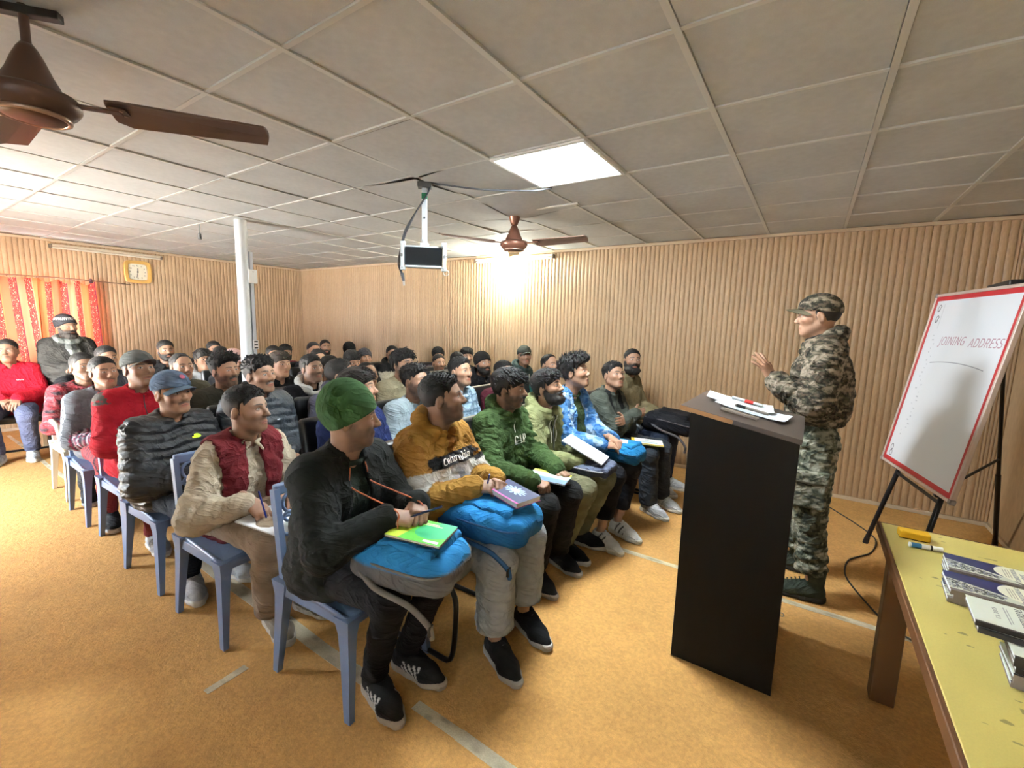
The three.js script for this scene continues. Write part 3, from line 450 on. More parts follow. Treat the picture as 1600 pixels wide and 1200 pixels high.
  { let y = TH + 0.001; const names = ['bottom', 'second', 'third', 'fourth', 'fifth', 'sixth']; // nearest pile: grey spines below, black above, two cream covers pushed back on top
    for (let i = 0; i < 6; i++) { book(coverB, i < 3 ? greySp : black, 0.572 + R(-0.006, 0.006), y, -1.475 + R(-0.004, 0.004), -0.10 + R(-0.03, 0.03), 0.0125, `${names[i]} book from the table up in the nearest pile`); y += 0.0129; }
    for (let i = 0; i < 2; i++) { book(coverB, black, 0.522 + i * -0.006, y, -1.545 - i * 0.01, -0.09 + i * 0.02, 0.0125, i ? 'topmost cream covered book of the nearest pile, spine towards the camera' : 'cream book just under the topmost one of the nearest pile'); y += 0.0129; } }
}
// cable on the floor behind the speaker
tag(mesh('floor_cable', tube([[0.20, 0.006, -4.9], [0.42, 0.006, -4.55], [0.55, 0.006, -4.25], [0.50, 0.006, -3.95], [0.36, 0.006, -3.72], [0.33, 0.006, -3.45], [0.42, 0.006, -3.15], [0.52, 0.006, -2.95], [0.75, 0.006, -2.8]], 0.005, 60), mat(0x2c2a20, 0.6)), 'thin dark cable curving over the carpet behind the man in camouflage', 'cable');
tag(mesh('floor_cable', tube([[-1.75, 0.008, -2.93], [-1.5, 0.008, -2.90], [-1.3, 0.008, -2.895], [-1.08, 0.008, -2.90]], 0.007, 24), mat(0x0e0c0a, 0.6)), 'short black cable end lying along the tape under the front chairs', 'cable');
// ------------------------------------------------------------------ chairs
const plasticBlue = mat([0.135, 0.19, 0.315], 0.42), plasticWhite = mat([0.72, 0.68, 0.56], 0.45);
function plasticChair(m, arms) {
  const t = new THREE.Group();
  // seat: dished rounded slab with an apron
  const s = new THREE.Shape(); const x0 = -0.22, x1 = 0.225; s.moveTo(x0, -0.19); s.lineTo(x1 - 0.05, -0.215); s.quadraticCurveTo(x1, -0.215, x1, -0.165); s.lineTo(x1, 0.165); s.quadraticCurveTo(x1, 0.215, x1 - 0.05, 0.215); s.lineTo(x0, 0.19); s.lineTo(x0, -0.19);
  for (let i = 0; i < 4; i++) for (let k = 0; k < 4; k++) { const h = new THREE.Path(); h.absellipse(-0.10 + i * 0.06, -0.09 + k * 0.06, 0.012, 0.008, 0, 7, false, (i + k) * 0.8); s.holes.push(h); }
  const sg = new THREE.ExtrudeGeometry(s, { depth: 0.008, bevelEnabled: true, bevelSize: 0.008, bevelThickness: 0.007, bevelSegments: 2, curveSegments: 5 }).rotateX(-Math.PI / 2).translate(0, 0.425, 0);
  const p = sg.attributes.position; for (let i = 0; i < p.count; i++) { const x = p.getX(i), z = p.getZ(i); p.setY(i, p.getY(i) - 0.012 * Math.exp(-(x * x + z * z) / 0.02) - (x > 0.17 ? (x - 0.17) * 0.35 : 0)); } sg.computeVertexNormals();
  mesh('seat', sg, m, t);
  mesh('apron', merge([rbox(0.40, 0.05, 0.012, 0.004, 0, 0.398, 0.205), rbox(0.40, 0.05, 0.012, 0.004, 0, 0.398, -0.205), rbox(0.012, 0.045, 0.36, 0.004, 0.215, 0.393, 0)]), m, t);
  const legG = (top, foot, w0, w1) => { const g = new THREE.CylinderGeometry(w0 * 0.72, w1 * 0.72, 1, 4, 6).rotateY(Math.PI / 4), p2 = g.attributes.position; for (let i = 0; i < p2.count; i++) { const v = p2.getY(i) + 0.5; const fl = v > 0.8 ? 1 + (v - 0.8) * 2.2 : 1; p2.setXYZ(i, p2.getX(i) * fl + foot[0] + (top[0] - foot[0]) * v, foot[1] + (top[1] - foot[1]) * v, p2.getZ(i) * 0.75 * fl + foot[2] + (top[2] - foot[2]) * v); } const q = g.toNonIndexed(); q.computeVertexNormals(); return q; };
  for (const z of [-1, 1]) { mesh('leg', legG([0.20, 0.42, z * 0.195], [0.235, 0.001, z * 0.225], 0.058, 0.032), m, t); mesh('leg', legG([-0.20, 0.44, z * 0.19], [-0.245, 0.001, z * 0.215], 0.062, 0.032), m, t); }
  const bg = []; for (const z of [-1, 1]) bg.push(bar([-0.205, 0.41, z * 0.188], [-0.275, 0.82, z * 0.175], 0.034, 0.026));
  bg.push(rbox(0.03, 0.05, 0.36, 0.01, -0.276, 0.815, 0)); bg.push(rbox(0.022, 0.03, 0.36, 0.006, -0.225, 0.51, 0));
  mesh('back_frame', merge(bg), m, t);
  const sw = []; const tor = (r, y, z, ry = 1) => { const g = new THREE.TorusGeometry(r, 0.0075, 5, 18); g.scale(1, ry, 1.2); g.rotateY(Math.PI / 2).rotateZ(0.17).translate(-0.247 - (y - 0.66) * 0.17, y, z); sw.push(g); };
  for (const [r, y, z, q] of [[0.055, 0.73, 0, 1], [0.03, 0.73, 0, 1], [0.045, 0.745, 0.105, 1], [0.045, 0.745, -0.105, 1], [0.05, 0.64, 0.065, 1], [0.05, 0.64, -0.065, 1], [0.035, 0.655, 0.14, 1.2], [0.035, 0.655, -0.14, 1.2], [0.035, 0.565, 0, 1], [0.035, 0.57, 0.11, 1], [0.035, 0.57, -0.11, 1], [0.025, 0.645, 0, 1], [0.02, 0.69, 0.13, 1], [0.02, 0.69, -0.13, 1]]) tor(r, y, z, q);
  mesh('back_scrollwork', merge(sw), m, t);
  if (arms) for (const z of [-1, 1]) mesh('armrest', merge([tube([[-0.25, 0.66, z * 0.20], [-0.1, 0.665, z * 0.235], [0.14, 0.65, z * 0.24], [0.20, 0.62, z * 0.235], [0.215, 0.5, z * 0.225], [0.21, 0.42, z * 0.21]], 0.018, 30, 8)]), m, t);
  return t;
}
const leather = mat([0.012, 0.013, 0.015], 0.35), blackTube = mat([0.010, 0.010, 0.011], 0.3, { metalness: 0.3 }), armGrey = mat([0.055, 0.062, 0.07], 0.4);
function officeChair() {
  const t = new THREE.Group();
  mesh('seat', rbox(0.46, 0.075, 0.47, 0.03, 0.0, 0.43, 0, 4), leather, t);
  const b = rbox(0.07, 0.46, 0.45, 0.03, 0, 0, 0, 4); { const p = b.attributes.position; for (let i = 0; i < p.count; i++) { const z = p.getZ(i), y = p.getY(i); p.setX(i, p.getX(i) + 0.35 * z * z - 0.15 * (y + 0.1) * (y + 0.1)); } b.computeVertexNormals(); b.rotateZ(0.16).translate(-0.255, 0.72, 0); }
  mesh('backrest', b, leather, t);
  for (const z of [-1, 1]) {
    mesh('side_frame', tube([[-0.24, 0.60, z * 0.20], [-0.235, 0.47, z * 0.235], [-0.20, 0.39, z * 0.24], [0.1, 0.385, z * 0.24], [0.22, 0.37, z * 0.24], [0.25, 0.30, z * 0.24], [0.24, 0.10, z * 0.24], [0.21, 0.018, z * 0.24], [0.10, 0.014, z * 0.24], [-0.24, 0.014, z * 0.24]], 0.0125, 60, 8), blackTube, t);
    mesh('armrest', merge([tube([[-0.24, 0.66, z * 0.25], [-0.08, 0.675, z * 0.275], [0.10, 0.655, z * 0.275], [0.18, 0.62, z * 0.27]], 0.022, 24, 10).scale(1, 1, 1), tube([[0.14, 0.635, z * 0.272], [0.12, 0.52, z * 0.26], [0.06, 0.40, z * 0.245]], 0.011, 14, 8)]), armGrey, t);
  }
  mesh('cross_bar', rod([-0.24, 0.014, -0.24], [-0.24, 0.014, 0.24], 0.012), blackTube, t);
  return t;
}
const protoBlue = plasticChair(plasticBlue, false), protoWhite = plasticChair(plasticWhite, true), protoOffice = officeChair();
function placeChair(kind, x, z, turn, who) {
  const c = (kind === 'blue' ? protoBlue : kind === 'white' ? protoWhite : protoOffice).clone();
  c.name = numbered(kind === 'office' ? 'office_chair' : 'plastic_chair'); c.position.set(x, 0, z); c.rotation.y = turn;
  c.userData = { label: `${kind === 'blue' ? 'grey-blue moulded plastic' : kind === 'white' ? 'cream plastic' : 'black padded visitor'} chair ${who}`, category: 'chair', group: 'audience chairs' };
  scene.add(c); return c;
}
const hyp = (a, b, c = 0) => Math.sqrt(a * a + b * b + c * c);
// ------------------------------------------------------------------ implicit surfaces: round cones joined smoothly, meshed with surface nets
class Field {
  constructor(k = 0.03) { this.k = k; this.c = []; this.post = null; }
  add(a, b, ra, rb = ra, k = this.k) { const dx = b[0] - a[0], dy = b[1] - a[1], dz = b[2] - a[2], l2 = dx * dx + dy * dy + dz * dz; this.c.push([a[0], a[1], a[2], dx, dy, dz, l2 > 1e-9 ? 1 / l2 : 0, ra, rb - ra, k]); return this; }
  ball(a, r, k) { return this.add(a, a, r, r, k); }
  chain(pts, rs, k) { for (let i = 0; i + 1 < pts.length; i++) this.add(pts[i], pts[i + 1], rs[i], rs[i + 1], k); return this; }
  one(q, x, y, z) { const px = x - q[0], py = y - q[1], pz = z - q[2]; let t = (px * q[3] + py * q[4] + pz * q[5]) * q[6]; t = t < 0 ? 0 : t > 1 ? 1 : t; const ex = px - q[3] * t, ey = py - q[4] * t, ez = pz - q[5] * t; return Math.sqrt(ex * ex + ey * ey + ez * ez) - q[7] - q[8] * t; }
  raw(x, y, z, list = this.c) { let d = 1e3; for (let i = 0; i < list.length; i++) { const q = list[i], e = this.one(q, x, y, z), k = q[9]; if (d > 900) d = e; else { const h = k - Math.abs(d - e); d = (d < e ? d : e) - (h > 0 ? h * h / (4 * k) : 0); } } return d; }
  at(x, y, z, list) { const d = this.raw(x, y, z, list); return this.post ? this.post(d, x, y, z) : d; }
  near(x, y, z, r) { const out = [], ds = this.c.map(q => this.one(q, x, y, z)), m = Math.min(...ds); for (let i = 0; i < ds.length; i++) if (ds[i] < m + 2 * r + this.c[i][9]) out.push(this.c[i]); return out; }
}
// f: (x,y,z,list)->d ; prune: (x,y,z,r)->list or null
function surface(f, lo, hi, cell, prune, color) {
  const nx = Math.ceil((hi[0] - lo[0]) / cell) + 1, ny = Math.ceil((hi[1] - lo[1]) / cell) + 1, nz = Math.ceil((hi[2] - lo[2]) / cell) + 1, D = new Float32Array(nx * ny * nz), B = 6, rad = cell * B * 0.9;
  for (let bz = 0; bz < nz; bz += B) for (let by = 0; by < ny; by += B) for (let bx = 0; bx < nx; bx += B) {
    const cx = lo[0] + (bx + B / 2 - 0.5) * cell, cy = lo[1] + (by + B / 2 - 0.5) * cell, cz = lo[2] + (bz + B / 2 - 0.5) * cell, list = prune ? prune(cx, cy, cz, rad) : undefined, d0 = f(cx, cy, cz, list), skip = Math.abs(d0) > rad * 1.35 + 0.012;
    const ex = Math.min(nx, bx + B), ey = Math.min(ny, by + B), ez = Math.min(nz, bz + B);
    for (let k = bz; k < ez; k++) for (let j = by; j < ey; j++) for (let i = bx; i < ex; i++) D[(k * ny + j) * nx + i] = skip ? d0 : f(lo[0] + i * cell, lo[1] + j * cell, lo[2] + k * cell, list);
  }
  const id = new Int32Array(nx * ny * nz).fill(-1), P = [], F = [], sx = 1, sy = nx, sz = nx * ny;
  const E = [[0, 0, 0, 1, 0, 0], [0, 1, 0, 1, 1, 0], [0, 0, 1, 1, 0, 1], [0, 1, 1, 1, 1, 1], [0, 0, 0, 0, 1, 0], [1, 0, 0, 1, 1, 0], [0, 0, 1, 0, 1, 1], [1, 0, 1, 1, 1, 1], [0, 0, 0, 0, 0, 1], [1, 0, 0, 1, 0, 1], [0, 1, 0, 0, 1, 1], [1, 1, 0, 1, 1, 1]];
  for (let k = 0; k < nz - 1; k++) for (let j = 0; j < ny - 1; j++) for (let i = 0; i < nx - 1; i++) {
    const b = k * sz + j * sy + i; let s = 0; for (let q = 0; q < 8; q++) if (D[b + (q & 1) + ((q >> 1) & 1) * sy + (q >> 2) * sz] < 0) s++;
    if (s === 0 || s === 8) continue;
    let X = 0, Y = 0, Z = 0, n = 0;
    for (const e of E) { const a = D[b + e[0] + e[1] * sy + e[2] * sz], c = D[b + e[3] + e[4] * sy + e[5] * sz]; if ((a < 0) !== (c < 0)) { const t = a / (a - c); X += e[0] + (e[3] - e[0]) * t; Y += e[1] + (e[4] - e[1]) * t; Z += e[2] + (e[5] - e[2]) * t; n++; } }
    id[b] = P.length / 3; P.push(lo[0] + (i + X / n) * cell, lo[1] + (j + Y / n) * cell, lo[2] + (k + Z / n) * cell);
  }
  const quad = (a, b, c, d, flip) => { if (a < 0 || b < 0 || c < 0 || d < 0) return; if (flip) F.push(a, c, b, a, d, c); else F.push(a, b, c, a, c, d); };
  for (let k = 1; k < nz - 1; k++) for (let j = 1; j < ny - 1; j++) for (let i = 1; i < nx - 1; i++) {
    const b = k * sz + j * sy + i, a = D[b] < 0;
    if (a !== D[b + sx] < 0) quad(id[b - sy - sz], id[b - sz], id[b], id[b - sy], !a);
    if (a !== D[b + sy] < 0) quad(id[b - sx - sz], id[b - sx], id[b], id[b - sz], !a);
    if (a !== D[b + sz] < 0) quad(id[b - sx - sy], id[b - sy], id[b], id[b - sx], !a);
  }
  const g = new THREE.BufferGeometry(); g.setAttribute('position', new THREE.BufferAttribute(new Float32Array(P), 3)); g.setIndex(F); g.computeVertexNormals();
  { const U = new Float32Array(P.length / 3 * 2); for (let i = 0, k = 0; i < P.length; i += 3, k += 2) { U[k] = (P[i + 2] + 0.8 * P[i]) * 2.2; U[k + 1] = (P[i + 1] + 0.35 * P[i]) * 2.2; } g.setAttribute('uv', new THREE.BufferAttribute(U, 2)); }   // oblique cloth coordinates in metres
  if (color) { const C = new Float32Array(P.length), N = g.attributes.normal.array; for (let i = 0; i < P.length; i += 3) { const c = color(P[i], P[i + 1], P[i + 2], N[i], N[i + 1], N[i + 2]); C[i] = c[0]; C[i + 1] = c[1]; C[i + 2] = c[2]; } g.setAttribute('color', new THREE.BufferAttribute(C, 3)); }
  return g;
}
function fieldMesh(F, cell, color, pad = 0.04, lim) {
  const lo = [1e3, 1e3, 1e3], hi = [-1e3, -1e3, -1e3];
  for (const q of F.c) for (let a = 0; a < 3; a++) { const r = Math.max(q[7], q[7] + q[8]) + pad; lo[a] = Math.min(lo[a], q[a] - r, q[a] + q[a + 3] - r); hi[a] = Math.max(hi[a], q[a] + r, q[a] + q[a + 3] + r); }
  if (lim) for (let a = 0; a < 3; a++) { lo[a] = Math.max(lo[a], lim[0][a]); hi[a] = Math.min(hi[a], lim[1][a]); }
  return surface((x, y, z, l) => F.at(x, y, z, l), lo, hi, cell, (x, y, z, r) => F.near(x, y, z, r), color);
}
const smin = (a, b, k) => { const h = k - Math.abs(a - b); return (a < b ? a : b) - (h > 0 ? h * h / (4 * k) : 0); };
const smax = (a, b, k) => -smin(-a, -b, k);
const ell = (x, y, z, cx, cy, cz, rx, ry, rz) => { const a = (x - cx) / rx, b = (y - cy) / ry, c = (z - cz) / rz, l = Math.sqrt(a * a + b * b + c * c); if (l < 1e-6) return -Math.min(rx, ry, rz); const g = Math.sqrt((a / rx) ** 2 + (b / ry) ** 2 + (c / rz) ** 2); return l * (l - 1) / g; };
const seg = (x, y, z, ax, ay, az, bx, by, bz, ra, rb) => { const dx = bx - ax, dy = by - ay, dz = bz - az, px = x - ax, py = y - ay, pz = z - az; let t = (px * dx + py * dy + pz * dz) / (dx * dx + dy * dy + dz * dz); t = clamp(t); return hyp(px - dx * t, py - dy * t, pz - dz * t) - ra - (rb - ra) * t; };
function paint(g, c) { const n = g.attributes.position.count, C = new Float32Array(n * 3); for (let i = 0; i < n; i++) { C[i * 3] = c[0]; C[i * 3 + 1] = c[1]; C[i * 3 + 2] = c[2]; } g.setAttribute('color', new THREE.BufferAttribute(C, 3)); return g; }
function joinIdx(gs) { // merge indexed geometries with position, normal, color
  let nv = 0, ni = 0; for (const g of gs) { nv += g.attributes.position.count; ni += g.index.count; }
  const P = new Float32Array(nv * 3), N = new Float32Array(nv * 3), C = new Float32Array(nv * 3), I = new Uint32Array(ni); let v = 0, i = 0;
  for (const g of gs) { P.set(g.attributes.position.array, v * 3); N.set(g.attributes.normal.array, v * 3); C.set(g.attributes.color.array, v * 3); const x = g.index.array; for (let k = 0; k < x.length; k++) I[i + k] = x[k] + v; i += x.length; v += g.attributes.position.count; }
  const o = new THREE.BufferGeometry(); o.setAttribute('position', new THREE.BufferAttribute(P, 3)); o.setAttribute('normal', new THREE.BufferAttribute(N, 3)); o.setAttribute('color', new THREE.BufferAttribute(C, 3)); o.setIndex(new THREE.BufferAttribute(I, 1)); return o;
}
// ------------------------------------------------------------------ people: heads, hands, shoes, clothes
const skinMat = new THREE.MeshPhysicalMaterial({ vertexColors: true, roughness: 0.52, sheen: 0.15, sheenRoughness: 0.6 });
const creaseTex = dataTex(1024, (u, v, x, y) => { const w = 0.035 * pn(u, v, 6, 61), r = a => 1 - Math.abs(2 * a - 1), m = t => ((t % 1) + 1) % 1, a = r(pn(m(u + w), m(v + 1.6 * w), 11, 62)), b = r(pn(m(u - w), m(v + w), 24, 63)), c = pn(u, v, 90, 64), d = H(x, y, 65), h = 0.50 * a * a * a + 0.28 * b * b * b + 0.12 * c + 0.10 * d; return [h, h, h]; }, false);
const cloth = (rough, spec, bump) => new THREE.MeshPhysicalMaterial({ color: 0xffffff, vertexColors: true, roughness: rough, specularIntensity: spec, bumpMap: creaseTex, bumpScale: bump });
const clothMat = cloth(0.92, 0.35, 0.011), satinMat = cloth(0.42, 1, 0.006), hairMat = new THREE.MeshPhysicalMaterial({ color: 0xffffff, vertexColors: true, roughness: 0.7, specularIntensity: 0.7 });
// ---- head field in its own frame: +x face, +y up, eyes near y = 0
function headBase(x, y, z, f) {
  let d = ell(x, y, z, -0.014, 0.032, 0, 0.099, 0.087, 0.0765 * f.skull);
  d = smin(d, ell(x, y, z, 0.024, -0.025, 0, 0.064, 0.088, 0.060 * f.wide), 0.03);
  const a = Math.abs(z);
  d = smin(d, seg(x, y, a, -0.012, -0.048, 0.050 * f.wide, 0.052, -0.092, 0.018 * f.wide, 0.020, 0.020), 0.03);
  d = smin(d, seg(x, y, a, 0.066, -0.098 * f.long, 0, 0.060, -0.098 * f.long, 0.014, 0.018, 0.017), 0.02);
  return d;
}
function headField(f, neckTo) {
  const nx = neckTo[0], ny = neckTo[1], nz = neckTo[2];
  return (x, y, z) => {
    const a = Math.abs(z); let d = headBase(x, y, z, f);
    if (d > 0.09) return Math.min(d - 0.04, smin(d, seg(x, y, z, -0.028, -0.05, 0, nx, ny, nz, 0.052, 0.054), 0.03));
    if (d < -0.04) return d;
    if (x > 0.02 && y > -0.11) {
    d = smin(d, seg(x, y, a, 0.075, 0.021, 0.012, 0.064, 0.020, 0.044, 0.011, 0.010), 0.015);         // brow
    d = smin(d, ell(x, y, a, 0.050, -0.022, 0.044 * f.wide, 0.026, 0.018, 0.020), 0.025);             // cheekbone
    d = smax(d, -ell(x, y, a, 0.092, 0.001, 0.031, 0.017, 0.011, 0.018), 0.012);                       // socket
    d = smin(d, hyp(x - 0.0695, y - 0.002, a - 0.031) - 0.0138, 0.004);                         // eyeball and lids
    d = smin(d, seg(x, y, z, 0.080, 0.014, 0, 0.100 + f.nose, -0.030, 0, 0.0075, 0.0115), 0.012);      // nose
    d = smin(d, ell(x, y, a, 0.092 + f.nose * 0.5, -0.034, 0.0105, 0.012, 0.0085, 0.0085), 0.008);
    d = smax(d, -(hyp(x - 0.0965 - f.nose, y + 0.0425, a - 0.0065) - 0.0038), 0.003);
    const my = y + 5 * z * z; d = smin(d, ell(x, my, z, 0.078, -0.0625, 0, 0.0125, 0.0070, 0.025), 0.010);                        // lips
    d = smin(d, ell(x, my, z, 0.0755, -0.0745, 0, 0.0125, 0.0075, 0.021), 0.010);
    d = smax(d, -ell(x, my, z, 0.092, -0.0683, 0, 0.0085, 0.0012, 0.020), 0.003);
    }
    if (a > 0.045 && x < 0.03 && x > -0.06 && y > -0.06 && y < 0.05) {
    const ex = x + 0.012 - (y * 0.25), ey = y + 0.006, er = ell(ex, ey, a, 0, 0, 0.077 * f.skull, 0.020, 0.033, 0.010);         // ear
    d = smin(d, smax(er, -ell(ex, ey, a, 0.004, 0.002, 0.089 * f.skull, 0.011, 0.021, 0.008), 0.004), 0.006); }
    if (y < 0) { d = smin(d, seg(x, y, z, -0.028, -0.05, 0, nx, ny, nz, 0.052, 0.054), 0.03);                       // neck
    d = smin(d, seg(x, y, z, 0.045, -0.10, 0, nx + 0.030, ny + 0.045, nz, 0.012, 0.016), 0.03); }
    return d;
  };
}
function faceColor(s, sc) {
  const dark = mixc(sc, [0.02, 0.014, 0.011], 0.80), lip = [sc[0] * 0.80, sc[1] * 0.52, sc[2] * 0.52], br = [0.016, 0.011, 0.009];
  return (x, y, z) => {
    const a = Math.abs(z), n = noise(x * 60, y * 60, z * 60); let c = mixc(sc, [sc[0] * 0.9, sc[1] * 0.8, sc[2] * 0.78], n * 0.6);
    const flush = Math.exp(-((x - 0.06) ** 2 + (y + 0.02) ** 2 + (a - 0.045) ** 2) / 0.0006); c = mixc(c, [c[0] * 1.02, c[1] * 0.84, c[2] * 0.82], flush * 0.6);
    if (s.stubble) { const reg = step(-0.022, -0.045, y) * step(-0.03, 0.0, x) * (y > -0.135 ? 1 : 0), side = step(0.0, -0.02, y) * step(0.045, 0.055, a) * step(0.035, 0.01, x) * step(-0.02, 0.0, x), m = Math.max(reg, side) * (1 - 0.9 * Math.exp(-((y + 0.030) ** 2 + (x - 0.045) ** 2 + (a - 0.035) ** 2) / 0.0004)); c = mixc(c, dark, m * s.stubble * (0.75 + 0.5 * n)); }
    if (s.moustache) { const m = step(0.0085, 0.005, Math.abs(y + 0.0515 + a * 0.22)) * step(0.034, 0.028, a) * (x > 0.06 ? 1 : 0); c = mixc(c, br, m * s.moustache); }
    if (x > 0.06) { const my = y + 5 * z * z, l = hyp((my + 0.0685) / 0.0115, z / 0.0255); if (l < 1.05) c = mixc(lip, c, step(0.75, 1.05, l)); if (Math.abs(my + 0.0683) < 0.0016 && a < 0.021) c = mixc(c, [0.05, 0.02, 0.018], 0.6); }
    if (x > 0.05) { // brows and eyes
      const by = 0.0225 + 0.003 * Math.sin((a - 0.012) / 0.036 * 3.0), bt = 0.0052 * (1 - 0.5 * step(0.03, 0.05, a)); if (a > 0.009 && a < 0.051) c = mixc(c, br, step(bt, bt * 0.55, Math.abs(y - by)) * 0.92);
      const ey = (y - 0.002), ez = (a - 0.031), o = 0.0052 * (1 - (ez / 0.0145) ** 2);
      if (o > 0 && x > 0.062) { if (Math.abs(ey) < o) { const g = (s.gaze || 0) * 0.004 * (z > 0 ? 1 : -1); const ir = hyp(ey, ez + g); c = ir < 0.0056 ? [0.014, 0.009, 0.007] : [0.58, 0.54, 0.50]; } else if (ey > 0 && ey < o + 0.0022) c = mixc(c, [0.02, 0.014, 0.012], 0.8); }
    }
    return c;
  };
}
// ---- hair: thickness over the skull
const HAIR = { // top, side, front lift, hairline height at the forehead, roughness of locks, side colour towards scalp
  short: [0.013, 0.006, 0.0, 0.064, 0.5, 0.25], fade: [0.015, 0.0030, 0.004, 0.066, 0.6, 0.3], quiff: [0.026, 0.006, 0.014, 0.064, 0.6, 0.3], fringe: [0.020, 0.010, 0.005, 0.040, 0.75, 0.05],
  long: [0.026, 0.020, 0.008, 0.050, 0.7, 0.0], crop: [0.008, 0.0035, 0.0, 0.068, 0.4, 0.25], receding: [0.006, 0.005, 0.0, 0.088, 0.4, 0.3], curly: [0.020, 0.004, 0.008, 0.060, 1.3, 0.3], tall: [0.034, 0.010, 0.012, 0.060, 0.8, 0.1]
};
function hairGeo(s, f, cell) {
  const [tt, ts, tf, hl, lk, fade] = HAIR[s.hair], sd = s.seed * 7.3, curly = s.hair === 'curly';
  const yb = x => x > 0.052 ? hl : x > 0.02 ? hl + (0.034 - hl) * (0.052 - x) / 0.032 : x > 0.006 ? 0.034 - 0.058 * (0.02 - x) / 0.014 : x > -0.028 ? -0.024 + 0.026 * step(0.006, -0.016, x) : 0.002 - (0.002 + 0.066) * step(-0.028, -0.055, x);
  const fn = (x, y, z) => {
    const b = headBase(x, y, z, f); if (b > 0.08 || b < -0.03) return b > 0 ? b - 0.055 : b;
    const e = y - yb(x) + (x > 0.03 ? 6 * z * z : 0) * 0.9 + 0.008 * (noise(x * 70 + sd, y * 70, z * 70) - 0.5), m = step(-0.006, 0.004, e), q = step(-0.004, 0.030, e);
    const ux = x * 0.8 + y * 0.5 + 0.02 * noise(x * 18, y * 18, z * 18 + sd), u = curly ? noise(x * 85 + sd, y * 85, z * 85) : 0.55 * noise(ux * 22 + sd, y * 34, z * 120 + x * 30) + 0.45 * noise(ux * 34, y * 50 + sd, z * 210);
    let t = ts + (tt - ts) * step(0.008, 0.105, y) + tf * step(0.0, 0.08, x) * step(0.050, 0.095, y);
    t = 0.0022 + (t - 0.0022) * q; t *= 1 + lk * 0.9 * (u - 0.5) * (0.4 + 0.6 * q);
    return b - (t * m - 0.012 * (1 - m));
  };
  const scalp = [0.075, 0.055, 0.046], hc = s.hairColor || [0.0085, 0.0072, 0.0068];
  const base = surface(fn, [-0.17, -0.11, -0.13], [0.15, 0.20, 0.13], cell, null, (x, y, z) => { const n = noise(x * 40, y * 60, z * 220); let c = [hc[0] * (0.6 + 0.9 * n), hc[1] * (0.6 + 0.9 * n), hc[2] * (0.6 + 0.9 * n)]; return mixc(c, scalp, fade * step(0.055, 0.015, y)); });
  const N = s.tufts; if (!N) return base;
  // locks standing out of the hair mass
  const bp = base.attributes.position.array, bn = base.attributes.normal.array, nv = bp.length / 3, P = [], C = [], I = []; let q = s.seed * 977 + 13; const rn = () => (q = (q * 16807) % 2147483647) / 2147483647;
  const comb = { short: [0.9, -0.1], fade: [0.8, 0.35], quiff: [0.5, 0.8], fringe: [1.0, -0.45], long: [0.4, -0.5], crop: [0.7, 0], receding: [-0.6, 0], curly: [0, 0.3], tall: [0.3, 0.7] }[s.hair], Lb = { short: 0.012, fade: 0.013, quiff: 0.022, fringe: 0.032, long: 0.036, crop: 0.008, receding: 0.009, curly: 0.014, tall: 0.030 }[s.hair];
  for (let k = 0, made = 0; k < N * 8 && made < N; k++) {
    const v = Math.floor(rn() * nv) * 3, x = bp[v], y = bp[v + 1], z = bp[v + 2], e = y - yb(x); if (e < 0.004 || bn[v] * (x + 0.014) + bn[v + 1] * (y - 0.03) + bn[v + 2] * z < 0) continue; const lowSide = y < 0.05; if (lowSide && (fade > 0.1 || rn() < 0.5)) continue;
    made++; const L = Lb * (0.6 + 0.7 * rn()) * (lowSide ? 0.7 : 1), r = 0.0030 + 0.0022 * rn(), n = V(bn[v], bn[v + 1], bn[v + 2]), d = V(comb[0] + (rn() - 0.5) * 0.7, comb[1] + (rn() - 0.5) * 0.5 - (lowSide ? 0.9 : 0), (rn() - 0.5) * 0.8 + z * 3).addScaledVector(n, 0.35 + 0.3 * rn()).normalize(), d2 = d.clone().addScaledVector(n, -0.55).normalize(), o = V(x, y, z).addScaledVector(n, -0.003), m = o.clone().addScaledVector(d, L * 0.55), tip = m.clone().addScaledVector(d2, L * 0.5), u = d.clone().cross(V(0.3, 0.5, 0.81)).normalize(), w = d.clone().cross(u), b0 = nv + P.length / 3, g = hc.map(c => c * (0.5 + 1.3 * rn()));
    for (const [ct, rr] of [[o, r], [m, r * 0.8]]) for (let a = 0; a < 3; a++) { const t = a * 2.094, h = ct.clone().addScaledVector(u, Math.cos(t) * rr).addScaledVector(w, Math.sin(t) * rr); P.push(h.x, h.y, h.z); C.push(...g); }
    P.push(tip.x, tip.y, tip.z); C.push(...g);
    for (let a = 0; a < 3; a++) { const a1 = (a + 1) % 3; I.push(b0 + a, b0 + a1, b0 + 3 + a1, b0 + a, b0 + 3 + a1, b0 + 3 + a, b0 + 3 + a, b0 + 3 + a1, b0 + 6); }
  }
  const cat = (a, b) => { const o = new Float32Array(a.length + b.length); o.set(a); o.set(b, a.length); return o; }, out = new THREE.BufferGeometry();
  out.setAttribute('position', new THREE.BufferAttribute(cat(bp, P), 3)); out.setAttribute('color', new THREE.BufferAttribute(cat(base.attributes.color.array, C), 3)); out.setIndex([...base.index.array, ...I]); out.computeVertexNormals(); return out;
}
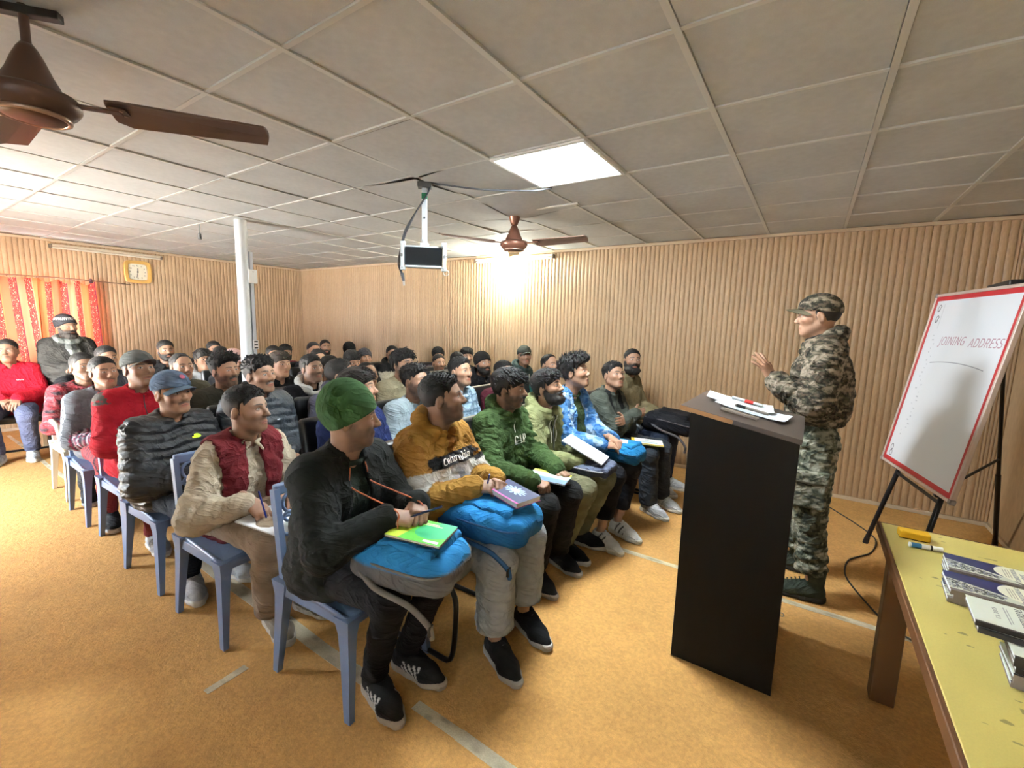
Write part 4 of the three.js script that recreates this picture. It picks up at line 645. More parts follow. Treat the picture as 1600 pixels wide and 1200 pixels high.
function beardGeo(s, f, cell) {
  const L = s.beard;
  const fn = (x, y, z) => {
    const b = headBase(x, y, z, f); if (b > 0.08 || b < -0.03) return b > 0 ? b - 0.055 : b; const a = Math.abs(z);
    const edge = -0.045 + 0.045 * step(0.045, -0.005, x), m = step(0.006, -0.006, y - edge) * step(-0.022, -0.006, x), mo = step(0.008, 0.004, Math.abs(y + 0.053 + a * 0.2)) * step(0.036, 0.03, a) * (x > 0.05 ? 1 : 0);
    const mouth = Math.exp(-((y + 0.068) ** 2 / 0.00006 + z * z / 0.0004)) * (x > 0.05 ? 1 : 0);
    const t = (0.005 + L * step(-0.06, -0.10, y) + 0.4 * L * step(0.03, 0.0, x)) * (0.8 + 0.5 * noise(x * 80, y * 40, z * 120)), k = clamp(Math.max(m, mo) * (1 - 1.3 * mouth), 0, 1);
    return b - (Math.max(t, mo * 0.016 * (x > 0.05 ? 1 : 0)) * k - 0.012 * (1 - k));
  };
  return surface(fn, [-0.05, -0.17, -0.1], [0.14, 0.02, 0.1], cell, null, (x, y, z) => { const n = noise(x * 90, y * 50, z * 130); return [0.010 + 0.012 * n, 0.008 + 0.009 * n, 0.007 + 0.008 * n]; });
}
function beanieGeo(s, f, cell, col) {
  const lo = s.beanieLow ?? 0.036, up = s.beanieUp ?? 0.016;
  const fn = (x, y, z) => {
    const b = headBase(x, y, z, f); if (b > 0.09 || b < -0.03) return b > 0 ? b - 0.07 : b;
    const edge = lo - (s.beanieTilt ?? 0.5) * (0.09 - x), m = step(-0.003, 0.003, y - edge), ang = Math.atan2(z, x), cuff = s.cuff ? 0.006 * step(0.05, 0.042, y - edge) : 0.003 * step(0.012, 0.006, y - edge);
    const t = 0.011 + cuff + 0.0011 * Math.sin(ang * 70) + 0.006 * (noise(x * 25, y * 25, z * 25 + s.seed) - 0.5), shell = smin(b - t, ell(x, y, z, -0.024, 0.062, 0, 0.104, 0.074 + up, 0.082), 0.03);
    return smax(shell, -(y - edge) - 0.004, 0.003) * 1;
  };
  return surface(fn, [-0.17, -0.09, -0.13], [0.15, 0.2, 0.13], cell, null, col);
}
function capGeos(s, f, cell, col) {
  const fn = (x, y, z) => {
    const b = headBase(x, y, z, f); if (b > 0.09 || b < -0.03) return b > 0 ? b - 0.07 : b;
    const edge = 0.040 + 0.12 * (x - 0.08) * 0.9, m = step(-0.002, 0.002, y - edge), ang = Math.atan2(z, x), t = 0.010 - 0.0012 * Math.exp(-(((Math.abs(((ang / Math.PI * 3) % 1 + 1) % 1 - 0.5)) / 0.03) ** 2));
    const shell = smin(b - t, ell(x, y, z, -0.006, 0.050, 0, 0.108, 0.083, 0.084), 0.02); return smax(shell, edge - y, 0.003);
  };
  const crown = surface(fn, [-0.17, -0.06, -0.13], [0.15, 0.2, 0.13], cell, null, col);
  const nu = 18, nv = 6, P = [], I = [];
  for (let sd = 0; sd < 2; sd++) for (let j = 0; j <= nv; j++) for (let i = 0; i <= nu; i++) {
    const u = i / nu * 2 - 1, v = j / nv, an = u * 1.12, bx = -0.014 + 0.106 * Math.cos(an), bz = 0.085 * Math.sin(an), ln = 0.072 * Math.pow(Math.cos(u * 1.32), 0.7);
    P.push(bx + v * ln, 0.046 + 0.012 * v * (s.brimUp ?? -1.2) - 0.036 * u * u + (sd ? -0.0035 : 0), bz * (1 - 0.06 * v));
  }
  const n1 = (nu + 1) * (nv + 1), id = (sd, j, i) => sd * n1 + j * (nu + 1) + i;
  for (let j = 0; j < nv; j++) for (let i = 0; i < nu; i++) { const a = id(0, j, i), b = id(0, j, i + 1), c = id(0, j + 1, i + 1), d = id(0, j + 1, i); I.push(a, b, c, a, c, d); const e = a + n1, g = b + n1, h = c + n1, k = d + n1; I.push(e, h, g, e, k, h); }
  for (let i = 0; i < nu; i++) { const a = id(0, nv, i), b = id(0, nv, i + 1); I.push(a, b, b + n1, a, b + n1, a + n1); }
  const brim = new THREE.BufferGeometry(); brim.setAttribute('position', new THREE.Float32BufferAttribute(P, 3)); brim.setIndex(I); brim.computeVertexNormals();
  return [crown, brim];
}
// ---- hands (right hand: fingers +x, back of hand +y, thumb towards -z)
const handCache = {};
function handGeo(pose) {
  if (handCache[pose]) return handCache[pose];
  const F = new Field(0.006), curl = { rest: [0.35, 0.45, 0.35], fist: [1.15, 1.45, 0.9], grip: [0.75, 1.0, 0.6], open: [0.10, 0.16, 0.14], flat: [0.12, 0.22, 0.2] }[pose], spread = pose === 'open' ? 0.24 : 0.04;
  F.add([-0.05, 0.004, 0], [0.004, 0.002, 0], 0.026, 0.024, 0.02);
  const zs = [-0.0285, -0.0095, 0.0095, 0.027], len = [0.92, 1.0, 0.95, 0.76], mx = [0.082, 0.086, 0.082, 0.074];
  for (let i = 0; i < 4; i++) {
    F.add([0.0, 0.001, zs[i] * 0.62], [mx[i], 0.003 + (i === 1 || i === 2 ? 0.003 : 0), zs[i]], 0.0155, 0.0118, 0.014);
    let p = [mx[i], 0.004 + (i === 1 || i === 2 ? 0.003 : 0), zs[i]], a = 0; const yaw = (i - 1.4) * spread;
    [0.043, 0.027, 0.021].forEach((l, k) => { a -= curl[k] * (1 + (i - 1) * 0.06); const q = [p[0] + Math.cos(a) * Math.cos(yaw) * l * len[i], p[1] + Math.sin(a) * l * len[i], p[2] + Math.cos(a) * Math.sin(yaw) * l * len[i]]; F.add(p, q, [0.0098, 0.0088, 0.0082][k], [0.009, 0.0083, 0.007][k], 0.004); p = q; });
  }
  const th = pose === 'fist' || pose === 'grip' ? [[0.015, -0.004, -0.024], [0.046, -0.018, -0.044], [0.074, -0.034, -0.038], [0.094, -0.038, -0.022]] : [[0.012, -0.004, -0.024], [0.042, -0.010, -0.052], [0.068, -0.012, -0.068], [0.090, -0.014, -0.074]];
  F.add(th[0], th[1], 0.016, 0.0125, 0.014); F.add(th[1], th[2], 0.0115, 0.0105, 0.004); F.add(th[2], th[3], 0.0102, 0.008, 0.004);
  return handCache[pose] = { F, tip: th };
}
const handMeshes = {};
function handMesh(pose, cell) { const k = pose + cell; if (!handMeshes[k]) handMeshes[k] = fieldMesh(handGeo(pose).F, cell, () => [1, 1, 1], 0.02); return handMeshes[k]; }
function placeHand(pose, cell, left, W, dir, up, sc) {
  const g = handMesh(pose, cell).clone(), x = V(...dir).normalize(), z = x.clone().cross(V(...up)).normalize(), y = z.clone().cross(x);
  if (left) { g.scale(1, 1, -1); const I = g.index.array.slice(); for (let i = 0; i < I.length; i += 3) { const t = I[i + 1]; I[i + 1] = I[i + 2]; I[i + 2] = t; } g.setIndex(new THREE.BufferAttribute(I, 1)); g.computeVertexNormals(); }
  g.applyMatrix4(new THREE.Matrix4().makeBasis(x, y, z).setPosition(...W));
  const P = g.attributes.position.array, C = new Float32Array(P.length); for (let i = 0; i < P.length; i += 3) { const n = noise(P[i] * 70, P[i + 1] * 70, P[i + 2] * 70), k = 0.82 + 0.28 * n; C[i] = sc[0] * k; C[i + 1] = sc[1] * k * 0.95; C[i + 2] = sc[2] * k * 0.95; } g.setAttribute('color', new THREE.BufferAttribute(C, 3)); return g;
}
// ---- shoes: sole, upper, laces
const shoeCache = {};
function shoe(kind) {
  if (shoeCache[kind]) return shoeCache[kind];
  const S = { black: [[0.016, 0.017, 0.019], [0.45, 0.43, 0.40], [0.10, 0.10, 0.105], 1], stripe: [[0.018, 0.018, 0.019], [0.42, 0.36, 0.29], [0.03, 0.03, 0.03], 2], white: [[0.66, 0.66, 0.63], [0.62, 0.58, 0.48], [0.75, 0.75, 0.72], 3], grey: [[0.42, 0.42, 0.42], [0.62, 0.58, 0.50], [0.6, 0.6, 0.58], 3], slip: [[0.020, 0.020, 0.021], [0.34, 0.31, 0.27], [0.02, 0.02, 0.02], 1], boot: [[0.045, 0.055, 0.042], [0.03, 0.028, 0.024], [0.05, 0.055, 0.045], 1], tan: [[0.22, 0.19, 0.15], [0.55, 0.50, 0.42], [0.3, 0.27, 0.22], 1] }[kind];
  const t = new THREE.Group(); t.name = 'shoe';
  const U = new Field(0.03); U.add([-0.055, 0.048, 0], [0.02, 0.052, 0], 0.040, 0.042).add([0.02, 0.050, 0], [0.115, 0.036, 0.004], 0.043, 0.036).add([0.115, 0.034, 0.004], [0.165, 0.028, 0.004], 0.036, 0.026).add([0.09, 0.032, -0.012], [0.09, 0.032, 0.018], 0.034, 0.034).add([-0.045, 0.06, 0], [-0.035, kind === 'boot' ? 0.20 : 0.092, 0], 0.038, kind === 'boot' ? 0.056 : 0.042).add([-0.01, 0.07, 0], [0.05, 0.062, 0], 0.036, 0.03);
  U.post = (d, x, y, z) => smax(smax(d, 0.018 - y, 0.006), kind === 'boot' ? -1 : Math.max(y - 0.105, -(hyp(x + 0.03, z) - 0.036) - (y < 0.075 ? 9 : 0)), 0.006) + 0.0015 * (noise(x * 60, y * 60, z * 60) - 0.5);
  mesh('upper', fieldMesh(U, 0.0062, (x, y, z) => { const a = Math.abs(z); if (S[3] === 2 && a > 0.02 && x > -0.01 && x < 0.085) { const q = (x + y * 0.6) % 0.026; if (q > 0.013 && y < 0.075) return [0.55, 0.52, 0.47]; } if (S[3] === 3 && a > 0.024 && x > -0.02 && x < 0.07 && ((x - y * 0.5 + 1) % 0.04) < 0.012 && y > 0.03) return kind === 'white' ? [0.10, 0.10, 0.10] : [0.3, 0.3, 0.3]; const n = noise(x * 40, y * 40, z * 40); return S[0].map(c => c * (0.8 + 0.4 * n)); }), clothMat, t);
  const B = new Field(0.02); B.add([-0.055, 0.02, 0], [0.02, 0.02, 0], 0.048, 0.046).add([0.02, 0.02, 0], [0.11, 0.02, 0.003], 0.046, 0.050).add([0.11, 0.02, 0.003], [0.166, 0.02, 0.004], 0.050, 0.034);
  B.post = (d, x, y, z) => smax(d, Math.max(y - 0.027 - 0.010 * step(0.02, -0.07, x) - 0.010 * step(0.12, 0.19, x), 0.001 - y), 0.004);
  mesh('sole', fieldMesh(B, 0.0075, () => S[1]), clothMat, t);
  if (kind !== 'slip') { const L = []; for (let i = 0; i < 4; i++) { const x = 0.035 + i * 0.02, y = 0.101 - i * 0.0085 + (kind === 'boot' ? 0.02 : 0); L.push(tube([[x, y - 0.012, -0.024], [x + 0.006, y + 0.001, 0], [x, y - 0.012, 0.024]], 0.003, 10, 5)); } mesh('laces', paint(merge(L), S[2]), clothMat, t); }
  return shoeCache[kind] = t;
}
// ---- the figure
function ik(S, W, a, b, pole) {
  const s = V(...S), w = V(...W), d = w.clone().sub(s); let L = d.length(); const mx = (a + b) * 0.995; if (L > mx) { d.multiplyScalar(mx / L); L = mx; } d.normalize();
  const c = (a * a + L * L - b * b) / (2 * L), h = Math.sqrt(Math.max(0, a * a - c * c)), p = V(...pole); p.addScaledVector(d, -p.dot(d)).normalize();
  return { e: s.clone().addScaledVector(d, c).addScaledVector(p, h).toArray(), w: s.clone().addScaledVector(d, L).toArray() };
}
const CELL = [{ j: 0.0085, h: 0.0034, r: 0.0050, t: 0.0120, hand: 0.0042, u: 0.03 }, { j: 0.013, h: 0.0048, r: 0.0064, t: 0.022, hand: 0.006, u: 0.036 }, { j: 0.018, h: 0.0062, r: 0.0085, t: 0.032, hand: 0.008, u: 0.044 }, { j: 0.0095, h: 0.0040, r: 0.0056, t: 0.014, hand: 0.0048, u: 0.034 }];
const lerp3 = (a, b, t) => [a[0] + (b[0] - a[0]) * t, a[1] + (b[1] - a[1]) * t, a[2] + (b[2] - a[2]) * t];
function crop(g, y0) { // leave out the crown that hair or hat covers
  const p = g.attributes.position.array, I = g.index.array, map = new Int32Array(p.length / 3).fill(-1), F = [], keep = []; for (let i = 0; i < I.length; i += 3) { if (p[I[i] * 3 + 1] > y0 && p[I[i + 1] * 3 + 1] > y0 && p[I[i + 2] * 3 + 1] > y0) continue; for (let k = 0; k < 3; k++) { const v = I[i + k]; if (map[v] < 0) { map[v] = keep.length; keep.push(v); } F.push(map[v]); } }
  for (const n of ['position', 'normal', 'color']) { const a = g.attributes[n].array, o = new Float32Array(keep.length * 3); keep.forEach((v, i) => { o[i * 3] = a[v * 3]; o[i * 3 + 1] = a[v * 3 + 1]; o[i * 3 + 2] = a[v * 3 + 2]; }); g.setAttribute(n, new THREE.BufferAttribute(o, 3)); } g.setIndex(F);
}
let personSeed = 0;
function person(s) {
  s.seed = ++personSeed; const lod = s.lod ?? 2, C = CELL[lod], by = s.byaw ?? 0, lean = s.lean ?? 0.05, top = s.head[1], f = { skull: 1 + 0.05 * (H(s.seed, 1, 1) - 0.5), wide: 1 + 0.14 * (H(s.seed, 2, 1) - 0.5) + (s.wide || 0), long: 1 + 0.10 * (H(s.seed, 3, 1) - 0.5), nose: 0.004 * H(s.seed, 4, 1) + (s.nose || 0) };
  const hx = s.head[0] - lean * Math.cos(by), hz = s.head[2] + lean * Math.sin(by);
  const g = thing('person', s.label, 'person', [hx, 0, hz], by, s.group === undefined ? 'seated audience' : s.group);
  const tone = s.skin ?? (0.86 + 0.42 * H(s.seed, 5, 2)), sc = [0.375 * tone, 0.212 * tone, 0.132 * tone];
  const hipY = s.hipY ?? 0.525, stand = !!s.stand;
  // head frame
  const hatT = s.hair ? HAIR[s.hair][0] * 0.8 : 0.02, hc = [lean, top - 0.119 - hatT, s.headZ || 0];
  const toL = s.look ?? [0, 1.64, -3.2], dx = toL[0] - s.head[0], dz = toL[2] - s.head[2]; let yaw = Math.atan2(-dz, dx) - by + (s.turn ?? (s.stand ? 0 : -0.10 - 0.16 * H(s.seed, 8, 3))); if (s.hyaw !== undefined) yaw = s.hyaw; yaw = Math.atan2(Math.sin(yaw), Math.cos(yaw)); yaw = clamp(yaw, -1.15, 1.15);
  const pitch = s.pitch ?? clamp(Math.atan2(1.6 - (top - 0.12), hyp(dx, dz)), -0.3, 0.3), roll = s.roll ?? (H(s.seed, 6, 2) - 0.5) * 0.12;
  const HM = new THREE.Matrix4().makeRotationFromEuler(new THREE.Euler(roll, yaw, pitch, 'YZX')).setPosition(...hc);
  const nb = [lean - 0.045 + (s.neckX || 0), top - 0.285 - hatT * 0.6, 0], nl = V(nb[0], nb[1] - 0.05, nb[2]).applyMatrix4(HM.clone().invert()).toArray();
  const headG = surface(headField(f, nl), [-0.15, Math.min(-0.2, nl[1] - 0.02), -0.125], [0.135, 0.135, 0.125], C.h, null, faceColor(s, sc)); crop(headG, s.hair === 'receding' ? 9 : s.beanie || s.cap ? 0.066 : 0.078); headG.applyMatrix4(HM);
  // joints
  const shw = s.shw ?? 0.172, sy = nb[1] - 0.058, SL = [nb[0] - 0.012 + (s.shL || 0), sy, -shw], SR = [nb[0] - 0.012 + (s.shR || 0), sy, shw], chest = [nb[0] * 0.8 - 0.005, nb[1] - 0.17, 0], waist = [nb[0] * 0.35, hipY + (nb[1] - hipY) * 0.36, 0];
  const hd = s.hands || {}, dR = [0.30, 0.655, 0.085], dL = [0.30, 0.655, -0.085];
  const ar = ik(SR, hd.R || dR, 0.285, 0.255, s.poleR || [-0.5, -1, 0.75]), al = ik(SL, hd.L || dL, 0.285, 0.255, s.poleL || [-0.5, -1, -0.75]);
  const lg = s.legs || {}, kR = lg.kR || [0.43, 0.51, 0.13], kL = lg.kL || [0.43, 0.51, -0.13], aR = lg.aR || [0.37, 0.09, 0.12], aL = lg.aL || [0.37, 0.09, -0.12], hR = [0.0, hipY - (stand ? 0.03 : 0), 0.085], hL = [0.0, hipY - (stand ? 0.03 : 0), -0.085];
  // ---- skin body: one mesh
  const parts = [headG];
  { const F = new Field(0.05); F.add(SL, SR, 0.045).add(chest, waist, 0.082, 0.08).add(waist, [0, hipY, 0], 0.08, 0.09).chain([SR, ar.e, ar.w], [0.045, 0.037, 0.027]).chain([SL, al.e, al.w], [0.045, 0.037, 0.027]).chain([hR, kR, aR], [0.07, 0.048, 0.035]).chain([hL, kL, aL], [0.07, 0.048, 0.035]).add(nb, [nb[0], nb[1] - 0.1, 0], 0.04, 0.05); parts.push(fieldMesh(F, C.u, () => sc, 0.05)); }
  const dirOf = (w, e) => { const d = [w[0] - e[0], w[1] - e[1], w[2] - e[2]]; return d; };
  if (!s.noHands) {
    const dr = hd.dR || dirOf(ar.w, ar.e), dl = hd.dL || dirOf(al.w, al.e);
    parts.push(placeHand(hd.poseR || 'rest', C.hand, false, ar.w, dr, hd.uR || [0, 1, 0.2], sc)); parts.push(placeHand(hd.poseL || 'rest', C.hand, true, al.w, dl, hd.uL || [0, 1, -0.2], sc));
  }
  mesh('body', joinIdx(parts), skinMat, g);
  // ---- hair, beard, hats
  const onHead = (name, geo, m) => { geo.applyMatrix4(HM); return mesh(name, geo, m, g); };
  s.tufts = s.cap ? 0 : [600, 260, 110, 420][lod]; if (s.hair) onHead('hair', hairGeo(s, f, C.r), hairMat);
  if (s.beard) onHead('beard', beardGeo(s, f, C.r), hairMat);
  if (s.beanie) onHead('beanie', beanieGeo(s, f, C.r, s.beanie), clothMat);
  if (s.cap) { const [c, b] = capGeos(s, f, C.r, s.cap), cm = onHead('cap', c, clothMat); b.applyMatrix4(HM); mesh('cap_brim', paint(b, s.brim), clothMat, cm); }
  // ---- upper garments
  const arm = (x, y, z) => { let best = 9, o = null; for (const [S, A, sd] of [[SR, ar, 1], [SL, al, -1]]) for (const [p, q, b0, L] of [[S, A.e, 0, 0.285], [A.e, A.w, 1, 0.255]]) { const ex = q[0] - p[0], ey = q[1] - p[1], ez = q[2] - p[2], t = clamp(((x - p[0]) * ex + (y - p[1]) * ey + (z - p[2]) * ez) / (ex * ex + ey * ey + ez * ez)), d = hyp(x - p[0] - ex * t, y - p[1] - ey * t, z - p[2] - ez * t); if (d < best) { best = d; o = { side: sd, t: b0 + t, d }; } } return o; };
  const isArm = (x, y, z) => { const a = arm(x, y, z); return a && a.d < 0.085 && (a.t > 0.22 || Math.abs(z) > shw - 0.01) ? a : null; };
  function torso(F, th, hem) { const w = s.bulk || 0; F.add([SL[0], SL[1], SL[2] * 0.82], [SR[0], SR[1], SR[2] * 0.82], 0.058 + th, 0.058 + th, 0.05); for (const q of [-1, 1]) { F.add([chest[0], chest[1], q * 0.07], [waist[0], waist[1], q * 0.062], 0.098 + th + w, 0.094 + th + w, 0.05); F.add([waist[0], waist[1], q * 0.06], [0.0, hipY, q * 0.072], 0.094 + th + w, 0.105 + th, 0.05); } F.add([nb[0] - 0.005, nb[1] + 0.0, 0.02], [SR[0], SR[1] + 0.012, SR[2] * 0.8], 0.05 + th * 0.6, 0.048 + th, 0.04); F.add([nb[0] - 0.005, nb[1], -0.02], [SL[0], SL[1] + 0.012, SL[2] * 0.8], 0.05 + th * 0.6, 0.048 + th, 0.04); if (hem) for (const [h, k, q] of [[hR, kR, 1], [hL, kL, -1]]) F.add([h[0], h[1], h[2] * 1.05], lerp3(h, k, hem), 0.092 + th, 0.086 + th, 0.04); return F; }
  function sleeves(F, th, cuff = 1) { const tw = s.sleeveW || 0; F.chain([[SR[0], SR[1], SR[2] * 0.95], ar.e], [0.058 + th, 0.048 + th + tw], 0.04); F.chain([ar.e, lerp3(ar.e, ar.w, cuff)], [0.048 + th + tw, 0.034 + th * 0.8 + tw * 0.6], 0.025); F.chain([[SL[0], SL[1], SL[2] * 0.95], al.e], [0.058 + th, 0.048 + th + tw], 0.04); F.chain([al.e, lerp3(al.e, al.w, cuff)], [0.048 + th + tw, 0.034 + th * 0.8 + tw * 0.6], 0.025); return F; }
  const ring = (F, cy, rx, rz, rTube, from, to, n, tilt, k = 0.012) => { let p = null; for (let i = 0; i <= n; i++) { const a = from + (to - from) * i / n, q = [nb[0] + 0.012 + rx * Math.cos(a), nb[1] + cy - tilt * Math.cos(a), rz * Math.sin(a)], r = typeof rTube === 'function' ? rTube(a) : rTube; if (p) F.add(p[0], q, p[1], r, k); p = [q, r]; } };
  const fold = s.fold ?? 0.008, sd = s.seed * 3.7;
  const rg = a => { const r = 1 - Math.abs(2 * a - 1); return r * r * r - 0.25; };
  const wrinkle = (x, y, z) => { const a = isArm(x, y, z); if (a) { const u = a.t * 0.27; return fold * (0.95 * rg(noise(u * 30 + sd + z * 9, x * 11, y * 11 + z * 11)) + 0.55 * rg(noise(u * 58, x * 22 + sd, (y + z) * 20))); } const w = 0.03 * noise(x * 9, y * 9 + sd, z * 9), v = y + 0.55 * Math.abs(z) + w; return fold * (0.85 * rg(noise(x * 12 + sd, v * 21, z * 13)) + 0.5 * rg(noise(x * 24, v * 40 + sd, z * 24))); };
  const neckHole = (x, y, z, r) => seg(x, y, z, nb[0] + 0.008, nb[1] - 0.005, 0, hc[0] * 0.5 + nb[0] * 0.5 + 0.02, hc[1] - 0.02, hc[2], r, r + 0.02);
  const hemY = s.hemY ?? (stand ? hipY - 0.12 : 0.448);
  const garment = (name, o, parent = g) => {
    const F = new Field(0.04), th = o.th ?? 0.014; torso(F, th, o.hem ?? (stand ? 0 : 0.16)); if (!o.sleeveless) sleeves(F, th, o.cuff ?? 1.0);
    if (o.collar === 'hood') { ring(F, 0.03, 0.085, 0.094, a => 0.020 + 0.028 * Math.pow(Math.max(0, -Math.cos(a)), 0.7), 0.45, 2 * Math.PI - 0.45, 14, 0.035, 0.02); F.add([nb[0] - 0.075, nb[1] - 0.02, -0.05], [nb[0] - 0.075, nb[1] - 0.02, 0.05], 0.045, 0.045, 0.03); ring(F, 0.0, 0.085, 0.085, 0.022, 0.1, 2 * Math.PI - 0.1, 12, 0.05, 0.02); }
    else if (o.collar === 'stand') { ring(F, 0.012, 0.064, 0.070, 0.014, 0.25, 2 * Math.PI - 0.25, 14, 0.022); ring(F, 0.038, 0.062, 0.068, 0.011, 0.35, 2 * Math.PI - 0.35, 14, 0.022); }
    else if (o.collar === 'shirt') { ring(F, 0.018, 0.062, 0.068, 0.012, 0.3, 2 * Math.PI - 0.3, 14, 0.024); for (const q of [-1, 1]) F.add([nb[0] + 0.07, nb[1] - 0.012, q * 0.022], [nb[0] + 0.085, nb[1] - 0.05, q * 0.045], 0.013, 0.008, 0.01); }
    else if (o.collar === 'crew') ring(F, 0.0, 0.062, 0.068, 0.010, 0, 2 * Math.PI, 16, 0.022);
    F.post = (d, x, y, z) => {
      if (o.post) d = o.post(d, x, y, z, isArm);
      if (d < 0.05 && d > -0.05) { d += wrinkle(x, y, z); if (o.puff) { const a = isArm(x, y, z); const u = a ? a.t * 0.27 : y * 1.02 + 0.01 * Math.sin(z * 20); d -= o.puff * (Math.abs(Math.sin(Math.PI * u / (o.pitchQ || 0.062))) - 0.55); } if (o.rib) { const a = isArm(x, y, z); if (a && a.t > 1.86) d += 0.003; } }
      d = smax(d, -neckHole(x, y, z, o.neckR ?? 0.056), 0.008); d = smax(d, hemY + (o.hemUp || 0) - y, 0.01);
      if (o.inner && d < 0.03) d = smax(d, -(o.inner(x, y, z) - 0.002), 0.003);
      if (o.cut) d = smax(d, -o.cut(x, y, z), 0.004);
      return d;
    };
    const geo = fieldMesh(F, o.cell || C.j, (x, y, z, a, b, c) => o.color(x, y, z, a, b, c, isArm), 0.05);
    const m = mesh(name, geo, o.mat || clothMat, parent); m.userData.field = undefined; return { m, F };
  };
  const info = { g, s, nb, SL, SR, chest, waist, ar, al, hipY, hc, HM, C, garment, isArm, sc, top, lean, torso, sleeves, ring, fieldOf: null };
  info.front = x => x;
  for (const o of s.wear) { const r = garment(o.name, typeof o.setup === 'function' ? o.setup(o, info) : o); info.last = r; }
  // ---- trousers
  const T = s.trousers || {}, tr = T.r || 0; { const F = new Field(0.04), foot = T.end ?? 0.93; for (const [h, k, a] of [[hR, kR, aR], [hL, kL, aL]]) { F.add([h[0] - 0.02, h[1], h[2]], k, 0.100 + tr * 0.5, 0.070 + tr, 0.04); F.add(k, lerp3(k, a, foot), 0.070 + tr, (T.cuffR || 0.055) + tr, 0.03); } F.add([0, hipY, -0.07], [0, hipY, 0.07], 0.112, 0.112, 0.04);
    const fo = T.fold ?? 0.009; F.post = (d, x, y, z) => { if (d < 0.05 && d > -0.05) { const w = 0.04 * noise(x * 8, y * 8, z * 8 + sd); d += fo * (0.95 * rg(noise((x + w) * 15 + sd, (y + w) * 17 + 3, z * 12)) + 0.6 * rg(noise((x + w) * 30, (y + w) * 34, z * 22 + sd))); } d = smax(d, Math.max(aR[1], aL[1]) * 0 + (T.hem ?? 0.075) - y, 0.006); if (stand) d = smax(d, y - hipY - 0.10, 0.01); return d; };
    const tc = T.color || [0.02, 0.02, 0.022]; mesh('trousers', fieldMesh(F, T.cell || C.t, typeof tc === 'function' ? tc : (x, y, z) => { const n = noise(x * 30, y * 30, z * 30); return tc.map(c => c * (0.8 + 0.4 * n)); }, 0.05), clothMat, g); }
  // ---- shoes
  if (s.shoes) for (const [a, k, q] of [[aR, kR, 1], [aL, kL, -1]]) { const o = shoe(s.shoes).clone(); o.position.set(a[0] + 0.025, Math.max(0.001, a[1] - 0.089), a[2]); o.rotation.y = (q > 0 ? lg.yR : lg.yL) ?? -q * 0.12; if (q > 0 ? lg.pR : lg.pL) o.rotation.z = q > 0 ? lg.pR : lg.pL; g.add(o); }
  return info;
}
// ------------------------------------------------------------------ cloth colours
const mot = (c, v = 0.25) => (x, y, z) => { const n = noise(x * 26, y * 26, z * 26) - 0.5 + 0.4 * (noise(x * 110, y * 110, z * 110) - 0.5), k = 1 + v * n; return [c[0] * k, c[1] * k, c[2] * k]; };
const plaidC = (a, b, w) => (x, y, z) => { const p = ((y * 14 % 1) + 1) % 1, q = (((z + x * 0.7) * 14 % 1) + 1) % 1; let c = mixc(a, b, (p < 0.45 ? 0.5 : 0) + (q < 0.45 ? 0.5 : 0)); if (w && (p > 0.68 && p < 0.76 || q > 0.68 && q < 0.76)) c = mixc(c, w, 0.6); return c; };
const openFront = (inner, outer, w = 0.05) => (x, y, z, nx, ny, nz, arm) => (!arm(x, y, z) && nx > 0.25 && Math.abs(z) < w * (0.6 + (y - 0.55))) ? inner(x, y, z) : outer(x, y, z);
const J = (c, o = {}) => ({ name: o.name || 'jacket', th: o.th ?? 0.018, collar: o.collar ?? 'stand', color: typeof c === 'function' ? c : mot(c), ...o });
// ------------------------------------------------------------------ details laid on a garment
function onSurface(F, y, z, x0 = 0.5) { let x = x0; for (let i = 0; i < 80; i++) { const d = F.at(x, y, z); if (d < 0.0004) break; x -= Math.max(0.0006, d * 0.7); if (x < -0.3) break; } return x; }
function patch(info, name, tex, yc, zc, w, h, tilt = 0, alpha) {
  const F = info.last.F, nx = 44, ny = 16, g = new THREE.PlaneGeometry(1, 1, nx, ny), p = g.attributes.position;
  for (let i = 0; i < p.count; i++) { const u = p.getX(i), v = p.getY(i), z = zc - u * w, y = yc + v * h + tilt * u * w; p.setXYZ(i, onSurface(F, y, z) + 0.006, y, z); }
  g.computeVertexNormals(); return mesh(name, g, new THREE.MeshStandardMaterial({ map: tex, roughness: 0.8, side: THREE.DoubleSide, transparent: !!alpha, alphaTest: alpha ? 0.5 : 0 }), info.last.m);
}
function line3(info, name, yz, r, m, lift = 0.002) { const F = info.last.F; return mesh(name, tube(yz.map(([y, z]) => [onSurface(F, y, z) + lift, y, z]), r, yz.length * 5, 6), m, info.last.m); }
const words = (t, font, fg, bg, w = 512, h = 128, dy = 0) => canvasTex(w, h, (g) => { if (bg) { g.fillStyle = bg; g.fillRect(0, 0, w, h); } else g.clearRect(0, 0, w, h); g.fillStyle = fg; g.font = font; g.textAlign = 'center'; g.textBaseline = 'middle'; g.fillText(t, w / 2, h / 2 + dy, w * 0.96); });
const cordWhite = mat(0xe6e2d4, 0.8), zipDark = mat(0x222222, 0.5), zipSteel = mat(0x9a9a98, 0.35, { metalness: 0.6 });
